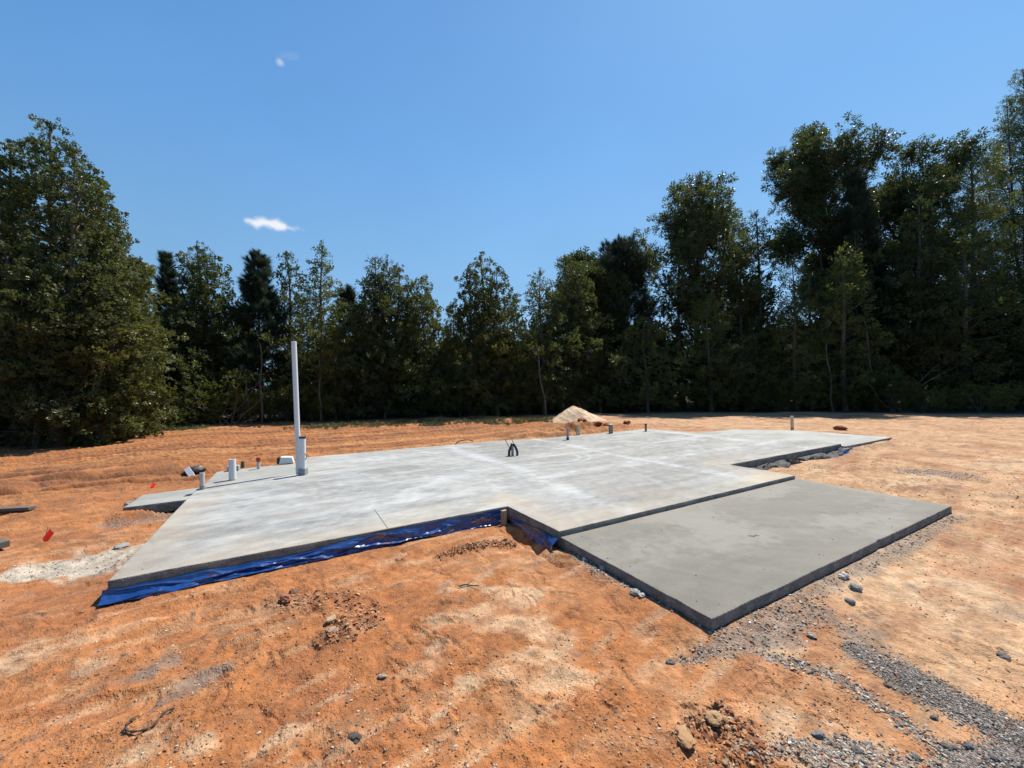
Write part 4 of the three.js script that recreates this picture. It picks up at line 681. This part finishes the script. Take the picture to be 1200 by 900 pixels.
tree('hardwood_tree', 'yellowing low tree on the right flank of the pointed pair', 580, 352, 21.6, 33.9, 'dense', { fill: 1.15, tint: yellow });
tree('hardwood_tree', 'tiny thin topped tree right of the pointed pair', 600, 346, 24, 20.3, 'dense', { fill: 1.15, taper: 1 });
tree('hardwood_tree', 'first tall tree left of the sand pile with a feathery edge', 634, 317, 22.6, 38.4, 'dense', { fill: 1.15, taper: 0.8, tint: pale });
tree('hardwood_tree', 'tall full tree directly behind the sand pile', 661, 302, 24, 42.9, 'dense', { fill: 1.2, leaders: [[0.5, 0.2, 0.95]] });
tree('hardwood_tree', 'round topped dark tree right behind the sand pile tree', 692, 295, 27, 44, 'open', { base: 3, limbs: 8, clump: 0.75, tint: dark, density: 1.2 });
tree('hardwood_tree', 'low leafy tree right above the sand pile slope', 702, 398, 23.4, 40.7, 'dense', { fill: 1.15, tint: dark });
tree('pine_tree', 'dark flat branched pine left of the tall open crowned tree', 729, 282, 27, 46, 'conifer', { base: 0.35, shape: 'flat', tint: dark, density: 1.9 });
tree('oak_tree', 'tall open crowned tree with bare limbs showing against the sky', 812, 218, 27, 74, 'open', { base: 4.5, limbs: 12, clump: 0.47, lean: 0.02, trunk: 0.24, density: 0.9 });
tree('hardwood_tree', 'young pale tree low before the open crowned tree', 756, 372, 23, 45.2, 'dense', { fill: 1.15, tint: pale });
tree('hardwood_tree', 'slender light tree below the right side of the open crown', 830, 345, 22.6, 38.4, 'dense', { tint: pale, leaf: 'small', fill: 0.9 });
tree('hardwood_tree', 'narrow dark tree right of the open crowned tree', 886, 250, 25, 33.9, 'dense', { tint: dark, taper: 0.9, fill: 0.9 });
tree('hardwood_tree', 'low dark tree below the narrow dark tree on the right', 872, 395, 22.4, 40.7, 'dense', { fill: 1.15, tint: dark });
// right side of the clearing
tree('oak_tree', 'dark oak whose top is the left one of two billowing heads on the right', 958, 142, 26.5, 46, 'open', { base: 6, limbs: 11, clump: 0.5, trunk: 0.22, tint: dark, density: 0.95 });
tree('oak_tree', 'dark oak whose top is the wider right one of two billowing heads', 1052, 152, 26.5, 60, 'open', { base: 6, limbs: 13, clump: 0.5, trunk: 0.24, tint: dark, density: 0.95 });
tree('pine_tree', 'pine standing dark before the two headed oaks', 1004, 205, 23.6, 38, 'conifer', { base: 0.45, density: 2, tint: dark });
tree('hardwood_tree', 'light green tree left below the dark oaks', 928, 306, 22, 36, 'dense', { tint: pale, leaf: 'small' });
tree('hardwood_tree', 'medium leafy tree in front of the dark oaks and the pine', 985, 292, 21, 44, 'dense', { tint: pale });
tree('hardwood_tree', 'shaded leafy tree right of the pine below the oaks', 1066, 276, 22.4, 48, 'dense', { tint: dark });
tree('hardwood_tree', 'large pale leafed tree leaning out between the oaks and the tallest tree', 1136, 172, 23.6, 74, 'dense', { tint: pale, leaf: 'small', fill: 1.1, taper: 0.6 });
tree('hardwood_tree', 'tallest airy tree at the right frame edge with fine twigs', 1196, 84, 26, 62, 'dense', { leaf: 'small', taper: 0.62, fill: 1.05, trunk: 0.13, leaders: [[1.4, 0.5, 0.88], [-1.2, 0.4, 0.9]] });
tree('hardwood_tree', 'full tree cut off by the right frame edge', 1262, 150, 22, 90, 'dense', { fill: 1.0, leaf: 'small' });
tree('hardwood_tree', 'low dark tree near the right frame edge', 1165, 335, 20.6, 52, 'dense', { tint: dark });
tree('hardwood_tree', 'low leafy tree left of the dark low tree at the right', 1098, 372, 20.6, 42, 'dense', {});
// slender stems in the shade
{
  const stem = (px, basePy, topPx, topPy, depth, lab, group) => {
    const [x0] = atDepth(px, basePy, depth), [x1, y1] = atDepth(topPx, topPy, depth), y0 = height(x0, depth), t = thing('bare_stem', lab, 'tree trunk', x0, y0, depth, 0, group), R = rng(px * 7), ps = [];
    for (let i = 0; i <= 8; i++) ps.push(V((x1 - x0) * i / 8 + 0.05 * Math.sin(i * 1.3 + px), -0.1 + (y1 - y0) * i / 8, 0.04 * Math.sin(i + px)));
    const gs = [tube(ps, ps.map((_, i) => 0.055 - 0.004 * i), 7)];
    for (let k = 3; k < 8; k++) { const a = R() * 6.3; gs.push(tube([ps[k], ps[k].clone().add(V(0.3 * Math.cos(a), 0.15, 0.3 * Math.sin(a))), ps[k].clone().add(V(0.7 * Math.cos(a), 0.2 + 0.3 * R(), 0.7 * Math.sin(a)))], [0.018, 0.012, 0.004], 4, false)); }
    part('trunk', bark(mergeGeometries(gs), 0.13, 0.105, 0.08), barkMat, t);
  };
  stem(307, 502, 305, 400, 19.4, 'thin pale upright stem in the shade left of the white pole');
  stem(294, 500, 286, 430, 19.6, 'thin leaning stem next to the pale upright stem');
  stem(376, 492, 374, 420, 20, 'thin upright stem in the shade right of the white pole');
  stem(1030, 487, 1012, 370, 20.4, 'leaning pale trunk under the dark pine at the right');
  stem(977, 486, 968, 400, 20.6, 'thin leaning stem left of the leaning pale trunk');
  stem(640, 478, 628, 400, 20.5, 'slender crooked stem left of the sand pile');
  const drybush = (px, py, depth, n, lab) => {
    const [x] = atDepth(px, py, depth), y = height(x, depth), t = thing('dead_branch', lab, 'branch', x, y, depth), R = rng(px), gs = [];
    for (let i = 0; i < n; i++) { const a = Math.PI * (0.1 + 0.8 * R()), l = 1 + 1.5 * R(), ps = [V((R() - 0.5) * 0.8, 0, 0)]; let d = V(Math.cos(a) * 0.9, Math.sin(a), 0.5 * (R() - 0.5)); for (let k = 0; k < 6; k++) { d = V(d.x + (R() - 0.5) * 0.7, d.y + (R() - 0.62) * 0.6, d.z + (R() - 0.3) * 0.4).normalize(); ps.push(ps.at(-1).clone().addScaledVector(d, l / 4)); } gs.push(tube(ps, ps.map((_, k) => 0.022 - 0.003 * k), 5, false)); for (let k = 2; k < 6; k++) gs.push(tube([ps[k], ps[k].clone().add(V((R() - 0.5) * 0.7, (R() - 0.4) * 0.5, (R() - 0.5) * 0.4))], [0.01, 0.004], 4, false)); }
    part('branches', bark(mergeGeometries(gs), 0.26, 0.21, 0.15), barkMat, t);
  };
  drybush(265, 500, 18.9, 9, 'tangle of bare dead branches in front of the shaded trees at left'); drybush(1050, 488, 19.6, 5, 'low bare branches under the trees at the right');
}
// trees standing deeper in the wood, seen only as dark crowns between those in front
{
  const protos = [0, 1, 2].map((k) => grow({ kind: 'dense', h: 8.5 + k, r: 1.9, base: 1, seed: 900 + k, fill: 0.8 }));
  let n = 0; const R = rng(77);
  const first = [];
  for (let i = 0; i < EDGE.length - 1; i++) {
    const [a, b] = [EDGE[i], EDGE[i + 1]], len = Math.hypot(b[0] - a[0], b[1] - a[1]); if (Math.max(Math.abs(a[0]), Math.abs(b[0])) > 30) continue;
    for (const back of [3.6]) for (let s = 0; s < len; s += 2.5) {
      const t = s / len + R() * 0.1, nx = -(b[1] - a[1]) / len, nz = (b[0] - a[0]) / len, x = mix(a[0], b[0], t) + nx * back + R() - 0.5, z = mix(a[1], b[1], t) + nz * back + R() - 0.5, k = n % 3, tall = x > 9 ? 1.1 : x < -13 ? 0.95 : 0.62;
      let o;
      if (!first[k]) { o = first[k] = new THREE.Group(); part('trunk', protos[k].wood, barkMat, o); const c = leafed('crown', sprays.broad[k], leafMat, protos[k].put, dark, k + 5); c.userData.kind = 'stuff'; o.add(c); } else o = first[k].clone();
      o.name = numbered('inner_tree'); tag(o, 'dark tree standing deeper in the wood behind the front row', 'tree', 'trees deeper in the wood', 'thing');
      o.position.set(x, height(x, z), -z); o.rotation.y = R() * 6.3; const sc = tall * (0.85 + 0.25 * R()); o.scale.set(sc, sc, sc); scene.add(o); n++;
    }
  }
}
// the depth of the wood, one mass of leaves too dark to tell apart
{
  const put = [], R = rng(909), q = new THREE.Quaternion();
  for (let k = 0; k < 26000; k++) {
    const i = 1 + Math.floor(R() * (EDGE.length - 3)), t = R(), [a, b] = [EDGE[i], EDGE[i + 1]], len = Math.hypot(b[0] - a[0], b[1] - a[1]); if (R() > len / 9) continue;
    const back = 4 + 9 * R(), x = mix(a[0], b[0], t) - (b[1] - a[1]) / len * back, z = mix(a[1], b[1], t) + (b[0] - a[0]) / len * back, y = 0.1 + (x > 9 ? 7 : 5) * R() * (0.7 + 0.3 * noise(x * 0.5, z * 0.5));
    q.setFromUnitVectors(ZA, V(R() - 0.5, R() - 0.4, R() - 0.5).normalize()); const s = 0.9 + 0.8 * R(); put.push(new THREE.Matrix4().compose(V(x, y, -z), q, V(s, s, s)));
  }
  const m = leafed('woodland', sprays.coarse[0], leafMat, put, dark, 31); tag(m, 'dark depth of the wood seen as one leafy mass behind the trees', 'wood', null, 'stuff'); scene.add(m);
}
// shrubs at the foot of the trees
{
  const bush = (seed, h, r, n, set, up = 0.5) => { const R = rng(seed), put = [], q = new THREE.Quaternion(); for (let i = 0; i < n; i++) { const a = R() * 6.3, k = r * Math.sqrt(R()), y = h * Math.pow(R(), 0.7) * Math.sqrt(1 - 0.75 * (k / r) ** 2), d = V(Math.cos(a) + (R() - 0.5), up + R(), Math.sin(a) + (R() - 0.5)).normalize(); q.setFromUnitVectors(ZA, d); const s = 0.5 + 0.45 * R(); put.push(new THREE.Matrix4().compose(V(k * Math.cos(a), y, k * Math.sin(a)), q, V(s, s, s))); }
    const gs = []; for (let i = 0; i < 7; i++) { const a = i * 0.9 + R(); gs.push(tube([V(0, -0.1, 0), V(0.3 * r * Math.cos(a), h * 0.45, 0.3 * r * Math.sin(a)), V(0.6 * r * Math.cos(a), h * 0.85, 0.6 * r * Math.sin(a))], [0.022, 0.015, 0.005], 5, false)); } return { put, wood: bark(mergeGeometries(gs), 0.12, 0.1, 0.075) }; };
  const kinds = [bush(1, 1.9, 1.1, 230, 'broad'), bush(2, 1.3, 0.9, 160, 'small'), bush(3, 2.6, 1.2, 300, 'broad')], leafs = [sprays.broad[1], sprays.small[0], sprays.broad[2]], tints = [[1, 1, 1], pale, dark], first = [], R = rng(404);
  const labels = ['dark green shrub at the foot of the trees', 'small light green shrub at the foot of the trees', 'tall dark shrub at the foot of the trees'], groups = ['dark green shrubs along the edge of the wood', 'small light shrubs along the edge of the wood', 'tall dark shrubs along the edge of the wood'];
  let n = 0;
  for (let i = 1; i < EDGE.length - 2; i++) {
    const [a, b] = [EDGE[i], EDGE[i + 1]], len = Math.hypot(b[0] - a[0], b[1] - a[1]);
    for (let s = 0; s < len; s += 1.05) {
      const t = s / len, nx = -(b[1] - a[1]) / len, nz = (b[0] - a[0]) / len, off = 0.3 + 1.3 * R(), x = mix(a[0], b[0], t) + nx * off, z = mix(a[1], b[1], t) + nz * off, k = Math.floor(R() * 3);
      if (Math.abs(x - pile[0]) < 1.2 && z < pile[1] + 1.2) continue;
      let o; if (!first[k]) { o = first[k] = new THREE.Group(); part('stems', kinds[k].wood, barkMat, o); const c = leafed('foliage', leafs[k], leafMat, kinds[k].put, tints[k], k + 60); c.userData.kind = 'stuff'; o.add(c); } else o = first[k].clone();
      o.name = numbered('shrub'); tag(o, labels[k], 'shrub', groups[k], 'thing'); o.position.set(x, height(x, z), -z); o.rotation.y = R() * 6.3; const sc = 0.7 + 0.6 * R(); o.scale.set(sc, sc * (0.8 + 0.4 * R()), sc); scene.add(o); n++;
    }
  }
}
// grass and weeds along the edge of the wood
{
  const R = rng(55), blades = [], col = [], idx = [];
  for (let i = 0; i < 26; i++) { const a = R() * 6.3, b = V((R() - 0.5) * 0.16, 0, (R() - 0.5) * 0.16), h = 0.08 + 0.16 * R(), lean = V(Math.cos(a), 0, Math.sin(a)).multiplyScalar(0.05 + 0.1 * R()), s = V(-Math.sin(a), 0, Math.cos(a)).multiplyScalar(0.006), o = blades.length / 3, g = 0.7 + 0.6 * R(); for (const p of [b.clone().sub(s), b.clone().add(s), b.clone().addScaledVector(lean, 0.5).add(V(0, h * 0.7, 0)).add(s), b.clone().add(lean).add(V(0, h, 0))]) { blades.push(p.x, p.y, p.z); col.push(g * 1.1, g, g * 0.8); } idx.push(o, o + 1, o + 2, o, o + 2, o + 3); }
  const g = new THREE.BufferGeometry(); g.setAttribute('position', new THREE.Float32BufferAttribute(blades, 3)); g.setAttribute('color', new THREE.Float32BufferAttribute(col, 3)); g.setIndex(idx); g.computeVertexNormals();
  const put = [], q = new THREE.Quaternion();
  const strip = (list, n, w) => { for (let i = 0; i < n; i++) { const k = Math.floor(R() * (list.length - 1)), t = R(), px = mix(list[k][0], list[k + 1][0], t), py = mix(list[k][1], list[k + 1][1], t), [x0, z0] = onLevel(px, py, -0.06), x = x0 + (R() - 0.5) * w, z = z0 + (R() - 0.5) * w * 1.6; if (0.5 + fbm(x * 1.2, z * 1.2, 3) < R() * 0.9) continue; q.setFromAxisAngle(UP, R() * 6.3); const s = 0.35 + 0.7 * R() * R(); put.push(new THREE.Matrix4().compose(V(x, height(x, z) - 0.01, -z), q, V(s, s, s))); } };
  strip([[360, 500.5], [420, 498], [500, 496], [580, 494.5], [650, 492.5]], 2600, 1.3); strip([[140, 508], [200, 504], [235, 503]], 500, 0.9);
  const m = leafed('grass', g, new THREE.MeshPhysicalMaterial({ color: rgb(0.075, 0.09, 0.024), vertexColors: true, roughness: 0.95, transmission: 0.3, thickness: 0, side: THREE.DoubleSide }), put, [1, 1, 1], 9);
  m.name = 'grass'; tag(m, 'thin strip of green grass and weeds at the foot of the trees', 'grass', null, 'stuff'); scene.add(m);
}
console.log('foliage copies', foliageCount);
renderer.render(scene, camera);
